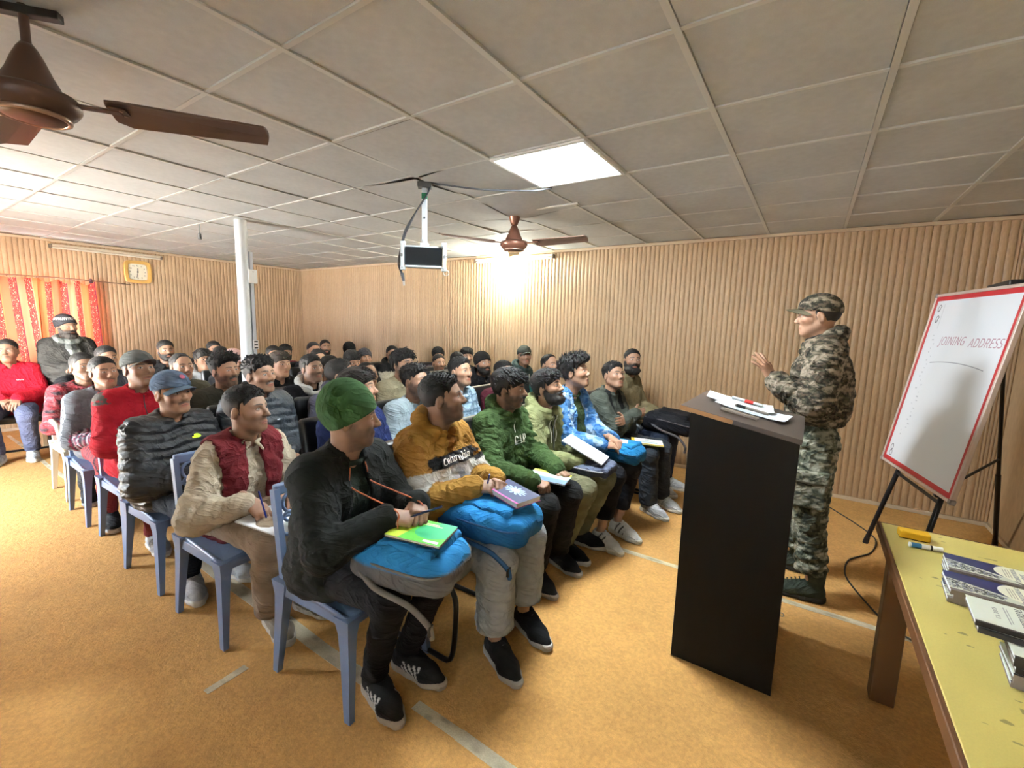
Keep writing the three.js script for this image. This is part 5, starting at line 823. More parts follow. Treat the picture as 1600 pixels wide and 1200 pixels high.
// ------------------------------------------------------------------ things held on laps
function backpack(label, pos, turn, size, top, side, trim, o = {}) {
  const [lx, ly, lz] = size, t = thing('backpack', label, 'backpack', pos, turn, o.group); if (o.tilt) t.rotation.z = o.tilt;
  const rb = (x, y, z, a, b, c, r) => { const qx = Math.abs(x) - a + r, qy = Math.abs(y) - b + r, qz = Math.abs(z) - c + r; return Math.hypot(Math.max(qx, 0), Math.max(qy, 0), Math.max(qz, 0)) + Math.min(Math.max(qx, qy, qz), 0) - r; };
  const nz = (x, y, z) => { const a = noise(x * 14 + pos[0] * 9, y * 16, z * 14), b = noise(x * 32, y * 32, z * 32); return 0.012 * (a - 0.5) + 0.006 * (b - 0.5); };
  const f = (x, y, z) => rb(x, y + 0.12 * ly * ((x / lx) ** 2) * 4, z, lx / 2, ly / 2, lz / 2 * (1 - 0.25 * step(0.1 * lx, 0.5 * lx, x)), Math.min(0.07, ly * 0.42)) + nz(x, y, z);
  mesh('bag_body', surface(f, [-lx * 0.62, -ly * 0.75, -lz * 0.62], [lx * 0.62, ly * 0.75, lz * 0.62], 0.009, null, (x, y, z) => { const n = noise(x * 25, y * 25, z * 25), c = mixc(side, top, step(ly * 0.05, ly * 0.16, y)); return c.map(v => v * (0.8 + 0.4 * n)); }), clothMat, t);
  const pf = (x, y, z) => rb(x - lx * 0.06, y - ly * 0.46, z, lx * 0.30, ly * 0.16, lz * 0.34, 0.02) + 0.6 * nz(x + 1, y, z);
  mesh('front_pocket', surface(pf, [-lx * 0.4, ly * 0.15, -lz * 0.5], [lx * 0.5, ly * 0.8, lz * 0.5], 0.009, null, (x, y, z) => top.map(v => v * (0.75 + 0.4 * noise(x * 25, y * 25, z * 25)))), clothMat, t);
  const sm = mat(trim, 0.85);
  mesh('piping', tube([[-lx * 0.46, ly * 0.14, -lz * 0.44], [0, ly * 0.16, -lz * 0.50], [lx * 0.40, ly * 0.08, -lz * 0.40], [lx * 0.49, ly * 0.04, 0], [lx * 0.40, ly * 0.08, lz * 0.40], [0, ly * 0.16, lz * 0.50], [-lx * 0.46, ly * 0.14, lz * 0.44]], 0.005, 60, 6), sm, t);
  for (const q of o.straps || [1]) { const s = mesh('shoulder_strap', tube([[-lx * 0.40, -ly * 0.1, q * lz * 0.42], [-lx * 0.1, -ly * 0.35, q * lz * 0.54], [lx * 0.25, -ly * 0.55, q * lz * 0.52], [lx * 0.42, -ly * 1.0, q * lz * 0.46], [lx * 0.43, -ly * 1.35, q * lz * 0.42]], 0.011, 30, 6), sm, t); mesh('buckle', rbox(0.012, 0.04, 0.024, 0.003, lx * 0.43, -ly * 1.1, q * lz * 0.45), mat(0x1a1a1a, 0.4), s); }
  mesh('grab_handle', tube([[-lx * 0.47, ly * 0.2, -0.04], [-lx * 0.52, ly * 0.45, 0], [-lx * 0.47, ly * 0.2, 0.04]], 0.009, 14, 6), sm, t);
  return t;
}
function lapBook(name, label, pos, rot, size, cover, th = 0.012, edge) {
  const t = thing(name, label, name === 'paper_sheet' ? 'paper' : 'book', pos); t.rotation.set(rot[0], rot[1], rot[2], 'YZX'); const [a, b] = size;
  if (th > 0.004) { mesh('page_block', box(a - 0.006, th - 0.003, b - 0.006, 0, th / 2, 0), mat(0xe6e6e0, 0.8), t); mesh('back_cover', box(a, 0.0015, b, 0, 0.0005, 0), mat(edge || 0x888888, 0.6), t); mesh('spine', box(0.002, th, b, -a / 2, th / 2, 0), mat(edge || 0x888888, 0.6), t); }
  const g = new THREE.PlaneGeometry(a, b, 6, 6).rotateX(-Math.PI / 2).translate(0, th, 0); if (th <= 0.004) { const p = g.attributes.position; for (let i = 0; i < p.count; i++) p.setY(i, p.getY(i) + 0.25 * p.getX(i) ** 2 + 0.004 * noise(p.getX(i) * 20, 0, p.getZ(i) * 20)); g.computeVertexNormals(); }
  mesh(th > 0.004 ? 'front_cover' : 'sheet', g, new THREE.MeshStandardMaterial({ map: cover, roughness: 0.5, side: THREE.DoubleSide }), t); return t;
}
function penIn(label, a, b, color) { const t = thing('ball_pen', label, 'pen'); mesh('pen_barrel', rod(a, b, 0.0042, 0.0042, 10), mat(color, 0.35), t); const d = a.map((v, i) => v + (v - b[i]) * 0.12); mesh('pen_tip', rod(d, a, 0.0012, 0.0042, 10), mat(0x333333, 0.4), t); return t; }
const coverTex = (bg, f) => canvasTex(256, 320, (g, w, h) => { g.fillStyle = bg; g.fillRect(0, 0, w, h); f && f(g, w, h); });
const blankTex = coverTex('#eef0f2'), ruledTex = coverTex('#f2f3f4', (g, w, h) => { g.fillStyle = '#c9d3dd'; for (let i = 1; i < 18; i++) g.fillRect(10, i * 17, w - 20, 1.5); });
const greenTex = coverTex('#59c23a', (g, w, h) => { g.fillStyle = '#c6dc3c'; g.beginPath(); g.moveTo(0, 0); g.lineTo(110, 0); g.lineTo(60, h); g.lineTo(0, h); g.fill(); g.fillStyle = '#23b072'; g.beginPath(); g.ellipse(200, 120, 90, 140, 0.4, 0, 7); g.fill(); g.fillStyle = '#dfe9a8'; g.fillRect(110, 40, 70, 14); g.fillRect(110, 62, 90, 10); g.fillStyle = '#d5ddd0'; g.fillRect(170, 270, 70, 30); });
const blueBookTex = coverTex('#2c3558', (g, w, h) => { g.fillStyle = '#8fa3c8'; for (let i = 0; i < 12; i++) { const a = i * Math.PI / 6; g.beginPath(); g.ellipse(130 + Math.cos(a) * 55, 130 + Math.sin(a) * 55, 24, 10, a, 0, 7); g.fill(); } g.fillStyle = '#e6e9f2'; g.beginPath(); g.arc(130, 130, 34, 0, 7); g.fill(); g.fillStyle = '#c43d8a'; g.fillRect(0, 300, w, 20); });
const magTex = coverTex('#eceeea', (g, w, h) => { g.fillStyle = '#e4c52e'; g.fillRect(0, h - 40, w, 40); g.fillRect(0, 0, 26, h); g.fillStyle = '#3a4a58'; g.fillRect(70, 90, 130, 16); g.fillRect(80, 120, 110, 10); g.fillStyle = '#9fb6c4'; g.fillRect(60, 170, 150, 70); });
const noteTex = coverTex('#9cc7a8', (g, w, h) => { g.fillStyle = '#d6d94a'; g.fillRect(0, 0, w, 70); g.fillStyle = '#6f86b0'; g.fillRect(0, 200, w, 120); g.fillStyle = '#e9ece6'; g.fillRect(40, 100, 150, 40); });
// ------------------------------------------------------------------ front row
const orangePipe = mat([0.42, 0.10, 0.035], 0.7);
{ // man in green beanie
  const i = person({ label: 'man in dark green beanie and black fleece jacket at the front end seat', head: [-1.52, 1.30, -1.116], lean: 0.13, byaw: 0.12, lod: 0, skin: 0.80, stubble: 0.55, beanie: (x, y, z) => { const n = noise(x * 60, y * 60, z * 60); return [0.028 + 0.016 * n, 0.072 + 0.03 * n, 0.022 + 0.012 * n]; }, beanieLow: 0.042, beanieUp: 0.030, turn: -0.02, pitch: 0.0, nose: 0.004,
    hands: { R: [0.375, 0.815, 0.055], L: [0.40, 0.825, -0.085], dR: [0.8, -0.15, -0.55], dL: [0.7, -0.1, 0.75], uR: [0, 1, 0.5], uL: [0, 1, -0.4], poseR: 'fist', poseL: 'grip' }, poleR: [-0.6, -0.8, 0.9], legs: { kR: [0.42, 0.52, 0.10], kL: [0.46, 0.50, -0.13], aR: [0.27, 0.09, 0.04], aL: [0.30, 0.10, -0.13], yR: -0.35, yL: -0.05 }, shoes: 'stripe', trousers: { color: [0.010, 0.010, 0.012] }, bulk: 0.006,
    wear: [{ name: 'shirt', th: 0.008, collar: 'crew', sleeveless: true, color: mot([0.030, 0.042, 0.032]) }, { name: 'jacket', setup: (o, q) => { const F = q.last.F; return { ...o, th: 0.026, collar: 'stand', hem: 0.22, hemUp: -0.10, color: mot([0.016, 0.018, 0.017], 0.5), cuff: 0.98, inner: (x, y, z) => F.at(x, y, z), cut: (x, y, z) => Math.max(Math.abs(z) - (0.035 + 0.10 * clamp(0.98 - y, 0, 0.5)), 0.05 - x) }; } }] });
  const F = i.last.F, jac = i.last.m; for (const q of [-1, 1]) { const pts = []; for (let k = 0; k <= 10; k++) { const y = 0.97 - k * 0.040, z = q * (0.043 + 0.10 * clamp(0.98 - y, 0, 0.5)); pts.push([onSurface(F, y, z) + 0.001, y, z]); } mesh('orange_piping', tube(pts, 0.0032, 50, 6), orangePipe, jac); }
  placeChair('blue', -1.60, -1.165, 0.06, 'under the man in the green beanie');
  backpack('blue and grey backpack on the lap of the man in the green beanie', [-1.20, 0.66, -1.155], 0.15, [0.42, 0.15, 0.33], [0.03, 0.23, 0.52], [0.13, 0.13, 0.13], [0.16, 0.15, 0.13], { straps: [1] });
  lapBook('notebook', 'bright green and yellow booklet on the blue and grey backpack', [-1.145, 0.770, -1.14], [0.0, 0.30, -0.05], [0.22, 0.165], greenTex, 0.010, 0x6a6258);
  penIn('dark blue pen held by the man in the green beanie', [-1.19, 0.825, -1.14], [-1.10, 0.865, -1.20], 0x1c2450);
}
{ // mustard jacket
  const mus = [0.33, 0.175, 0.035], brn = [0.22, 0.095, 0.022], wht = [0.50, 0.49, 0.46], blk = [0.014, 0.014, 0.016];
  const i = person({ label: 'man in mustard windbreaker with a black and white chest band', head: [-1.50, 1.31, -1.638], lean: 0.03, byaw: 0.05, lod: 0, skin: 0.70, stubble: 0.75, hair: 'fade', sleeveW: 0.012, bulk: 0.012, fold: 0.012,
    hands: { R: [0.27, 0.79, 0.07], L: [0.30, 0.79, -0.07], dR: [0.8, 0.05, -0.5], dL: [0.8, 0.05, 0.5], poseR: 'grip', poseL: 'grip', uR: [0, 1, 0.6], uL: [0, 1, -0.6] }, legs: { kR: [0.46, 0.52, 0.14], kL: [0.46, 0.52, -0.14], aR: [0.43, 0.09, 0.10], aL: [0.44, 0.09, -0.16], yR: -0.5, yL: -0.45 }, shoes: 'black', trousers: { color: (x, y, z) => { const n = noise(x * 60, y * 60, z * 60); return [0.26 + 0.07 * n, 0.29 + 0.07 * n, 0.31 + 0.07 * n]; }, r: 0.018, cuffR: 0.075, end: 0.80, hem: 0.17 },
    wear: [J((x, y, z, nx, ny, nz, arm) => { const a = arm(x, y, z); if (a) { if (a.t > 0.62 && a.t < 1.06) return wht; if (a.t > 0.52 && a.t <= 0.62) return a.side < 0 ? blk : wht; return a.t < 0.5 ? mixc(brn, mus, 0.35) : mus; } if (y > 0.855 && y < 0.915) return blk; if (y > 0.775 && y <= 0.855) return wht; if (y >= 0.915) return Math.abs(z) < 0.03 ? brn : mixc(mus, brn, 0.25); return mus; }, { th: 0.026, collar: 'hood', cell: 0.0075 })] });
  patch(i, 'chest_lettering', words('Columbia', 'bold 104px serif', '#f0eee6', '#131316', 512, 128), 0.886, -0.015, 0.23, 0.060, 0.0);
  line3(i, 'zip', [[0.76, 0], [0.72, 0], [0.68, 0], [0.64, 0], [0.60, 0]], 0.003, zipDark);
  placeChair('office', -1.46, -1.64, 0.03, 'under the man in the mustard windbreaker');
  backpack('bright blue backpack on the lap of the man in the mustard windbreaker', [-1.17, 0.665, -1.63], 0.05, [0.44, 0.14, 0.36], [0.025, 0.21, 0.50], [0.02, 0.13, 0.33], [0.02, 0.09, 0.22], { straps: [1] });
  lapBook('notebook', 'dark blue book with pink edge on the bright blue backpack', [-1.09, 0.762, -1.67], [0, -0.25, -0.08], [0.22, 0.15], blueBookTex, 0.024, 0xb03a80);
  penIn('thin blue pen held by the man in the mustard windbreaker', [-1.20, 0.81, -1.62], [-1.175, 0.865, -1.60], 0x23307a);
}
{ // green GAP hoodie
  const i = person({ label: 'man in fuzzy dark green hoodie with white chest letters', head: [-1.56, 1.285, -2.319], lean: 0.06, byaw: -0.02, lod: 0, skin: 0.78, stubble: 0.9, hair: 'fringe', fold: 0.012, bulk: 0.01, sleeveW: 0.012, pitch: -0.02, nose: 0.006,
    hands: { R: [0.36, 0.655, 0.165], L: [0.38, 0.665, -0.085], dR: [0.9, -0.25, -0.25], dL: [0.9, -0.3, 0.1], poseR: 'fist', poseL: 'fist' }, poleR: [-0.5, -0.8, 0.9], legs: { kR: [0.44, 0.515, 0.15], kL: [0.45, 0.515, -0.12], aR: [0.36, 0.09, 0.12], aL: [0.36, 0.09, -0.16], yR: -0.4, yL: -0.3 }, shoes: 'slip', trousers: { color: [0.016, 0.017, 0.018], r: 0.012, cuffR: 0.065 },
    wear: [J((x, y, z) => { const n = noise(x * 130, y * 130, z * 130), m = noise(x * 30, y * 30, z * 30), k = 0.55 + 0.5 * n + 0.35 * m; return [0.045 * k, 0.082 * k, 0.026 * k]; }, { name: 'hoodie', th: 0.026, collar: 'hood', rib: true, cell: 0.0075, post: (d, x, y, z) => d + (Math.abs(d) < 0.04 ? 0.004 * (noise(x * 120, y * 120, z * 120) - 0.5) : 0) })] });
  patch(i, 'chest_lettering', words('GAP', 'bold 150px serif', '#e9e6da', null, 512, 160), 0.83, -0.02, 0.22, 0.085, 0, true);
  line3(i, 'drawstring', [[0.955, 0.02], [0.92, 0.022], [0.88, 0.018]], 0.003, cordWhite);
  placeChair('office', -1.53, -2.33, 0, 'under the man in the fuzzy green hoodie');
  lapBook('notebook', 'blue and yellow notebook on the lap of the man in the fuzzy green hoodie', [-1.24, 0.64, -2.30], [0, 0.2, -0.05], [0.24, 0.17], noteTex, 0.010, 0x6f86b0);
}
{ // olive zip hoodie
  const i = person({ label: 'bearded man in light olive zip hoodie holding a pale folder', head: [-1.50, 1.258, -2.715], lean: 0.07, byaw: -0.05, lod: 3, skin: 0.95, stubble: 1, beard: 0.010, hair: 'fringe', fold: 0.010, sleeveW: 0.012,
    hands: { R: [0.36, 0.665, 0.06], L: [0.38, 0.67, -0.06], dR: [0.85, -0.3, -0.3], dL: [0.85, -0.3, 0.3], poseR: 'grip', poseL: 'grip' }, legs: { kR: [0.46, 0.515, 0.15], kL: [0.46, 0.515, -0.14], aR: [0.30, 0.09, 0.10], aL: [0.30, 0.09, -0.12] }, shoes: 'black', trousers: { color: [0.15, 0.145, 0.085], r: 0.014 },
    wear: [J((x, y, z, nx, ny, nz, arm) => { const n = noise(x * 40, y * 40, z * 40), k = 0.8 + 0.4 * n; return !arm(x, y, z) && Math.abs(z) < 0.012 && nx > 0.5 ? [0.03, 0.03, 0.02] : [0.205 * k, 0.215 * k, 0.10 * k]; }, { name: 'hoodie', th: 0.022, collar: 'hood', rib: true })] });
  for (const q of [-1, 1]) line3(i, 'drawstring', [[0.93, q * 0.035], [0.86, q * 0.034], [0.80, q * 0.03], [0.74, q * 0.032]], 0.0035, cordWhite);
  line3(i, 'zip', [[0.90, 0], [0.82, 0], [0.74, 0], [0.66, 0], [0.60, 0]], 0.0035, zipSteel);
  placeChair('office', -1.50, -2.735, 0, 'under the man in the light olive zip hoodie');
  lapBook('folder', 'pale grey folder slanting across the olive hoodie man', [-1.19, 0.735, -2.70], [0.0, 0.15, -0.42], [0.30, 0.20], blankTex, 0.008, 0xb9c0c8);
  backpack('flat grey-blue bag on the lap of the man in the light olive hoodie', [-1.17, 0.625, -2.73], 0, [0.34, 0.07, 0.30], [0.10, 0.115, 0.17], [0.06, 0.065, 0.09], [0.3, 0.3, 0.32], { straps: [] });
}
{ // blue camo shirt
  const cam = (x, y, z) => { const a = fbm(x * 22, y * 22, z * 22), b = noise(x * 48 + 9, y * 48, z * 48); return a > 0.56 ? [0.30, 0.42, 0.56] : b > 0.6 ? [0.035, 0.13, 0.34] : [0.09, 0.23, 0.47]; };
  person({ label: 'man with tall hair in blue camouflage shirt over a green tee', head: [-1.48, 1.345, -3.101], lean: 0.04, byaw: -0.05, lod: 3, skin: 1.05, stubble: 0.35, hair: 'tall', sleeveW: 0.008, turn: 0.08,
    hands: { R: [0.33, 0.70, 0.09], L: [0.35, 0.72, -0.05], dR: [0.8, -0.05, -0.55], dL: [0.85, -0.1, 0.5], poseR: 'rest', poseL: 'grip' }, legs: { kR: [0.46, 0.515, 0.13], kL: [0.47, 0.515, -0.14], aR: [0.40, 0.09, 0.19], aL: [0.43, 0.09, -0.05], yR: -0.35, yL: -0.30 }, shoes: 'white', trousers: { color: [0.013, 0.014, 0.018], end: 0.72, hem: 0.20, r: 0.008 },
    wear: [{ name: 'tee', th: 0.010, collar: 'crew', sleeveless: true, color: mot([0.055, 0.082, 0.035]) }, { name: 'shirt', setup: (o, q) => { const F = q.last.F; return { ...o, th: 0.022, collar: 'shirt', cell: 0.008, color: (x, y, z, nx) => cam(x, y, z), inner: (x, y, z) => F.at(x, y, z), cut: (x, y, z) => Math.max(Math.abs(z) - (0.05 + 0.08 * clamp(1.0 - y, 0, 0.5)), 0.05 - x) }; } }] });
  placeChair('office', -1.46, -3.12, 0, 'under the man in the blue camouflage shirt');
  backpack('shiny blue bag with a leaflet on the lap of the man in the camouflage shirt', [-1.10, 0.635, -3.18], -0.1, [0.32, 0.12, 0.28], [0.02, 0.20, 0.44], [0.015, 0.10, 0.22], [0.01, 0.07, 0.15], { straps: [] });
  lapBook('paper_sheet', 'small red and white leaflet on the shiny blue bag', [-1.12, 0.715, -3.14], [0, 0.3, -0.06], [0.13, 0.10], coverTex('#e8e6e6', (g, w, h) => { g.fillStyle = '#c63d50'; g.fillRect(60, 80, 110, 120); }), 0.002);
}
{ // arms crossed
  const i = person({ label: 'man in grey-green jacket sitting with folded arms', head: [-1.43, 1.255, -3.778], lean: 0.04, byaw: -0.12, lod: 3, skin: 0.92, stubble: 0.15, hair: 'fade', sleeveW: 0.008,
    hands: { R: [0.235, 0.80, -0.075], L: [0.215, 0.765, 0.085], dR: [0.15, 0.05, -1], dL: [0.1, 0.05, 1], uR: [1, 0.3, 0], uL: [1, 0.3, 0], poseR: 'flat', poseL: 'flat' }, poleR: [0.0, -1, 0.9], poleL: [0.0, -1, -0.9], legs: { kR: [0.46, 0.52, 0.12], kL: [0.47, 0.52, -0.12], aR: [0.46, 0.09, 0.06], aL: [0.48, 0.09, -0.16], yR: -0.35, yL: -0.3 }, shoes: 'grey', trousers: { color: [0.034, 0.040, 0.050], r: 0.014, cuffR: 0.066 },
    wear: [J((x, y, z, nx, ny, nz, arm) => { const k = 0.8 + 0.4 * noise(x * 30, y * 30, z * 30); const a = arm(x, y, z); return (!a && Math.abs(Math.abs(z) - 0.085) < 0.028 && nx > 0.3 && y > 0.82) ? [0.014 * k, 0.015 * k, 0.016 * k] : [0.075 * k, 0.085 * k, 0.070 * k]; }, { th: 0.022, collar: 'stand' })] });
  line3(i, 'zip', [[0.92, 0], [0.88, 0], [0.85, 0]], 0.003, zipDark);
  const w = mesh('wrist_watch', new THREE.TorusGeometry(0.030, 0.006, 6, 20), zipSteel, i.g); w.position.set(...lerp3(i.ar.e, i.ar.w, 0.98)); w.lookAt(w.position.clone().add(V(...i.ar.w).sub(V(...i.ar.e)).applyAxisAngle(V(0, 1, 0), i.g.rotation.y)));
  placeChair('office', -1.42, -3.79, -0.05, 'under the man with folded arms');
  lapBook('notebook', 'white and yellow magazine on the lap of the man with folded arms', [-1.05, 0.615, -3.62], [0, 0.35, -0.04], [0.25, 0.18], magTex, 0.008, 0xd8c040);
}
{ // khaki, full beard
  person({ label: 'man with full black beard in khaki jacket by the long wall', head: [-1.46, 1.35, -4.336], lean: 0.03, byaw: -0.1, lod: 1, skin: 0.95, stubble: 1, beard: 0.018, hair: 'crop', sleeveW: 0.012, hands: { R: [0.27, 0.74, 0.06], L: [0.27, 0.74, -0.06] }, trousers: { color: [0.022, 0.030, 0.055] }, legs: { aR: [0.40, 0.09, 0.12], aL: [0.42, 0.09, -0.10] }, shoes: 'grey', wear: [J([0.205, 0.170, 0.095], { collar: 'shirt', th: 0.022 })] });
  placeChair('office', -1.43, -4.34, 0, 'under the bearded man in the khaki jacket');
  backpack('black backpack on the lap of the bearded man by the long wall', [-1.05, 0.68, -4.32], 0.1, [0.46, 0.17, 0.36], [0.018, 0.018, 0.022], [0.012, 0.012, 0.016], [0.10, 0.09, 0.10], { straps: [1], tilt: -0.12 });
}
// ------------------------------------------------------------------ second row
{ // red quilted vest over cream shirt
  const i = person({ label: 'man in red sleeveless quilted vest over a cream shirt', head: [-2.36, 1.215, -1.115], lean: 0.12, byaw: 0.10, lod: 0, skin: 0.80, stubble: 0.25, hair: 'short', sleeveW: 0.022, fold: 0.013, pitch: 0.1, nose: 0.005, turn: -0.22,
    hands: { R: [0.315, 0.675, 0.13], L: [0.30, 0.66, -0.11], dR: [0.8, -0.45, -0.15], dL: [0.8, -0.2, 0.5], uR: [0.4, 0.9, 0.2], poseR: 'grip', poseL: 'rest' }, poleR: [-0.8, -0.7, 0.8], legs: { kR: [0.44, 0.52, 0.12], kL: [0.45, 0.52, -0.12], aR: [0.34, 0.09, 0.06], aL: [0.36, 0.09, -0.12], yR: -0.25 }, shoes: 'tan', trousers: { color: [0.27, 0.205, 0.145], r: 0.02, cuffR: 0.062 },
    wear: [{ name: 'shirt', th: 0.014, collar: 'shirt', cuff: 0.9, color: mot([0.46, 0.39, 0.29], 0.14) }, { name: 'vest', setup: (o, q) => { const F = q.last.F; return { ...o, th: 0.038, sleeveless: true, collar: 'stand', hem: 0.20, hemUp: -0.08, neckR: 0.066, color: mot([0.135, 0.017, 0.022], 0.4), post: (d, x, y, z) => smax(d, Math.abs(z) - 0.185, 0.03), inner: (x, y, z) => F.at(x, y, z), cut: (x, y, z) => Math.max(Math.abs(z) - (0.028 + 0.09 * clamp(0.95 - y, 0, 0.5)), 0.04 - x) }; } }] });
  placeChair('blue', -2.40, -1.075, 0.04, 'under the man in the red vest');
  lapBook('notebook', 'open white notebook on the lap of the man in the red vest', [-2.04, 0.595, -1.06], [0.0, 0.25, -0.08], [0.27, 0.20], blankTex, 0.006, 0xe2e2e2);
  penIn('blue pen in the hand of the man in the red vest', [-2.055, 0.615, -1.03], [-2.075, 0.75, -1.01], 0x1d2a80);
}
const P = (label, head, o, chair = 'office', chairTurn = 0) => { const i = person({ label, head, ...o }); if (chair) placeChair(chair, head[0] - (o.lean ?? 0.05) + 0.06, head[2], chairTurn, `under the ${label}`.split(' ').slice(0, 12).join(' ')); return i; };
const hid = { L: [0.26, 0.66, -0.08], R: [0.26, 0.66, 0.08] };
P('long fringed man in navy blue jacket behind the green beanie man', [-2.25, 1.275, -1.708], { lod: 1, hair: 'fringe', hairColor: [0.016, 0.011, 0.009], skin: 1.2, byaw: 0.1, hands: hid, turn: 0.05, wear: [J([0.018, 0.028, 0.10], { collar: 'stand', th: 0.02 })] });
P('man in pale denim shirt behind the mustard windbreaker man', [-2.40, 1.25, -2.325], { lod: 1, hair: 'curly', stubble: 0.7, skin: 0.95, hands: hid, sleeveW: 0.01, wear: [J([0.27, 0.33, 0.36], { name: 'shirt', collar: 'shirt', th: 0.018 })] });
P('man in light blue checked hooded shirt behind the fuzzy green hoodie', [-2.42, 1.275, -2.854], { lod: 1, hair: 'fade', stubble: 0.4, skin: 1.2, hands: { L: [0.26, 0.7, -0.08], R: [0.26, 0.7, 0.08] }, wear: [J((x, y, z) => { const p = ((y * 16 % 1) + 1) % 1, q = ((z * 16 % 1) + 1) % 1; return (p < 0.12 || q < 0.12) ? [0.10, 0.17, 0.24] : p > 0.5 ? [0.30, 0.42, 0.52] : [0.38, 0.50, 0.60]; }, { name: 'shirt', collar: 'hood', th: 0.018 })] });
P('dark haired man in maroon top half hidden behind the front row', [-2.40, 1.215, -3.465], { lod: 1, hair: 'short', hands: hid, wear: [J([0.075, 0.012, 0.022], { collar: 'crew', name: 'sweater' })] });
P('man with receding hair in teal jacket behind the olive hoodie', [-2.30, 1.25, -4.18], { lod: 1, hair: 'receding', stubble: 0.8, skin: 1.1, hands: hid, turn: 0.05, wear: [J([0.012, 0.115, 0.095], { collar: 'stand' })] });
// ------------------------------------------------------------------ third row
{ // black puffer, blue cap
  const i = person({ label: 'man in glossy black puffer jacket and blue baseball cap', head: [-3.05, 1.23, -1.034], lean: 0.06, byaw: 0.12, lod: 0, skin: 1.25, stubble: 0.3, moustache: 0.7, pitch: 0.06, turn: -0.36, hair: 'crop', cap: (x, y, z) => { const n = noise(x * 50, y * 50, z * 50); return [0.085 + 0.03 * n, 0.125 + 0.03 * n, 0.19 + 0.04 * n]; }, brim: [0.10, 0.145, 0.20], brimUp: -1.0, fold: 0.006, sleeveW: 0.014, bulk: 0.01,
    hands: { R: [0.30, 0.645, 0.03], L: [0.30, 0.66, -0.03], dR: [0.55, -0.1, -0.8], dL: [0.5, -0.1, 0.8] }, poleR: [-0.4, -0.9, 0.9], legs: { kR: [0.42, 0.51, 0.12], aR: [0.30, 0.09, 0.10], aL: [0.33, 0.09, -0.12], yR: -0.3 }, shoes: 'grey', trousers: { color: [0.018, 0.024, 0.036] },
    wear: [J(mot([0.011, 0.012, 0.014], 0.3), { th: 0.030, collar: 'stand', puff: 0.009, pitchQ: 0.048, mat: satinMat, cell: 0.0078 })] });
  patch(i, 'chest_logo', canvasTex(128, 64, g => { g.clearRect(0, 0, 128, 64); g.fillStyle = '#c8e234'; g.beginPath(); g.moveTo(6, 34); g.lineTo(30, 34); g.lineTo(40, 12); g.quadraticCurveTo(110, 0, 118, 40); g.quadraticCurveTo(112, 60, 40, 56); g.lineTo(6, 50); g.fill(); }), 0.845, -0.075, 0.055, 0.030, 0, true);
  const em = patch; { const g = new THREE.CircleGeometry(0.014, 16), m = mesh('cap_emblem', g, mat([0.45, 0.10, 0.16], 0.8), i.g); const p = V(0.093, 0.092, 0.0).applyMatrix4(i.HM), q = V(0.2, 0.16, 0).applyMatrix4(i.HM); m.position.copy(p.clone().lerp(q, 0.06)); m.lookAt(q.applyMatrix4(new THREE.Matrix4().makeRotationY(i.g.rotation.y).setPosition(i.g.position))); }
  placeChair('blue', -3.13, -1.065, 0.05, 'under the man in the glossy black puffer jacket');
}
const puff2 = P('man with moustache in dark slate puffer jacket beside the white post', [-3.08, 1.30, -1.546], { lod: 1, hair: 'curly', moustache: 0.9, stubble: 0.35, skin: 1.05, byaw: 0.05, hands: { L: [0.28, 0.66, -0.04], R: [0.28, 0.66, 0.04] }, wear: [J([0.030, 0.038, 0.048], { th: 0.028, puff: 0.009, pitchQ: 0.052, mat: satinMat, collar: 'stand' })] });
patch(puff2, 'chest_logo', canvasTex(64, 16, g => { g.fillStyle = '#d8dde0'; g.fillRect(0, 0, 64, 16); }), 0.86, -0.07, 0.022, 0.005);
P('man in grey-mauve hooded jacket directly behind the green beanie', [-2.98, 1.26, -2.106], { lod: 1, hair: 'short', hands: hid, hyaw: 0.75, wear: [J([0.115, 0.115, 0.165], { collar: 'hood' })] });
P('man with thick dark hair in khaki shirt', [-2.98, 1.315, -2.734], { lod: 1, hair: 'long', stubble: 0.7, skin: 0.95, hands: hid, wear: [J([0.25, 0.215, 0.135], { name: 'shirt', collar: 'shirt' })] });
P('bearded man in black hooded jacket and black knit cap', [-3.0, 1.25, -3.917], { lod: 1, stubble: 0.9, beard: 0.006, skin: 1.1, beanie: mot([0.012, 0.011, 0.011]), beanieLow: 0.045, beanieUp: 0.004, hands: hid, wear: [J([0.012, 0.012, 0.014], { collar: 'hood' })] });
{
  const i = P('man in grey baseball cap and dark green hoodie with white cords', [-3.0, 1.285, -4.776], { lod: 1, stubble: 0.45, skin: 1.1, hair: 'crop', cap: mot([0.055, 0.06, 0.05]), brim: [0.06, 0.062, 0.055], hands: hid, wear: [J([0.04, 0.062, 0.058], { name: 'hoodie', collar: 'hood' })] });
  for (const q of [-1, 1]) line3(i, 'drawstring', [[0.93, q * 0.04], [0.86, q * 0.042], [0.78, q * 0.04]], 0.005, cordWhite);
}
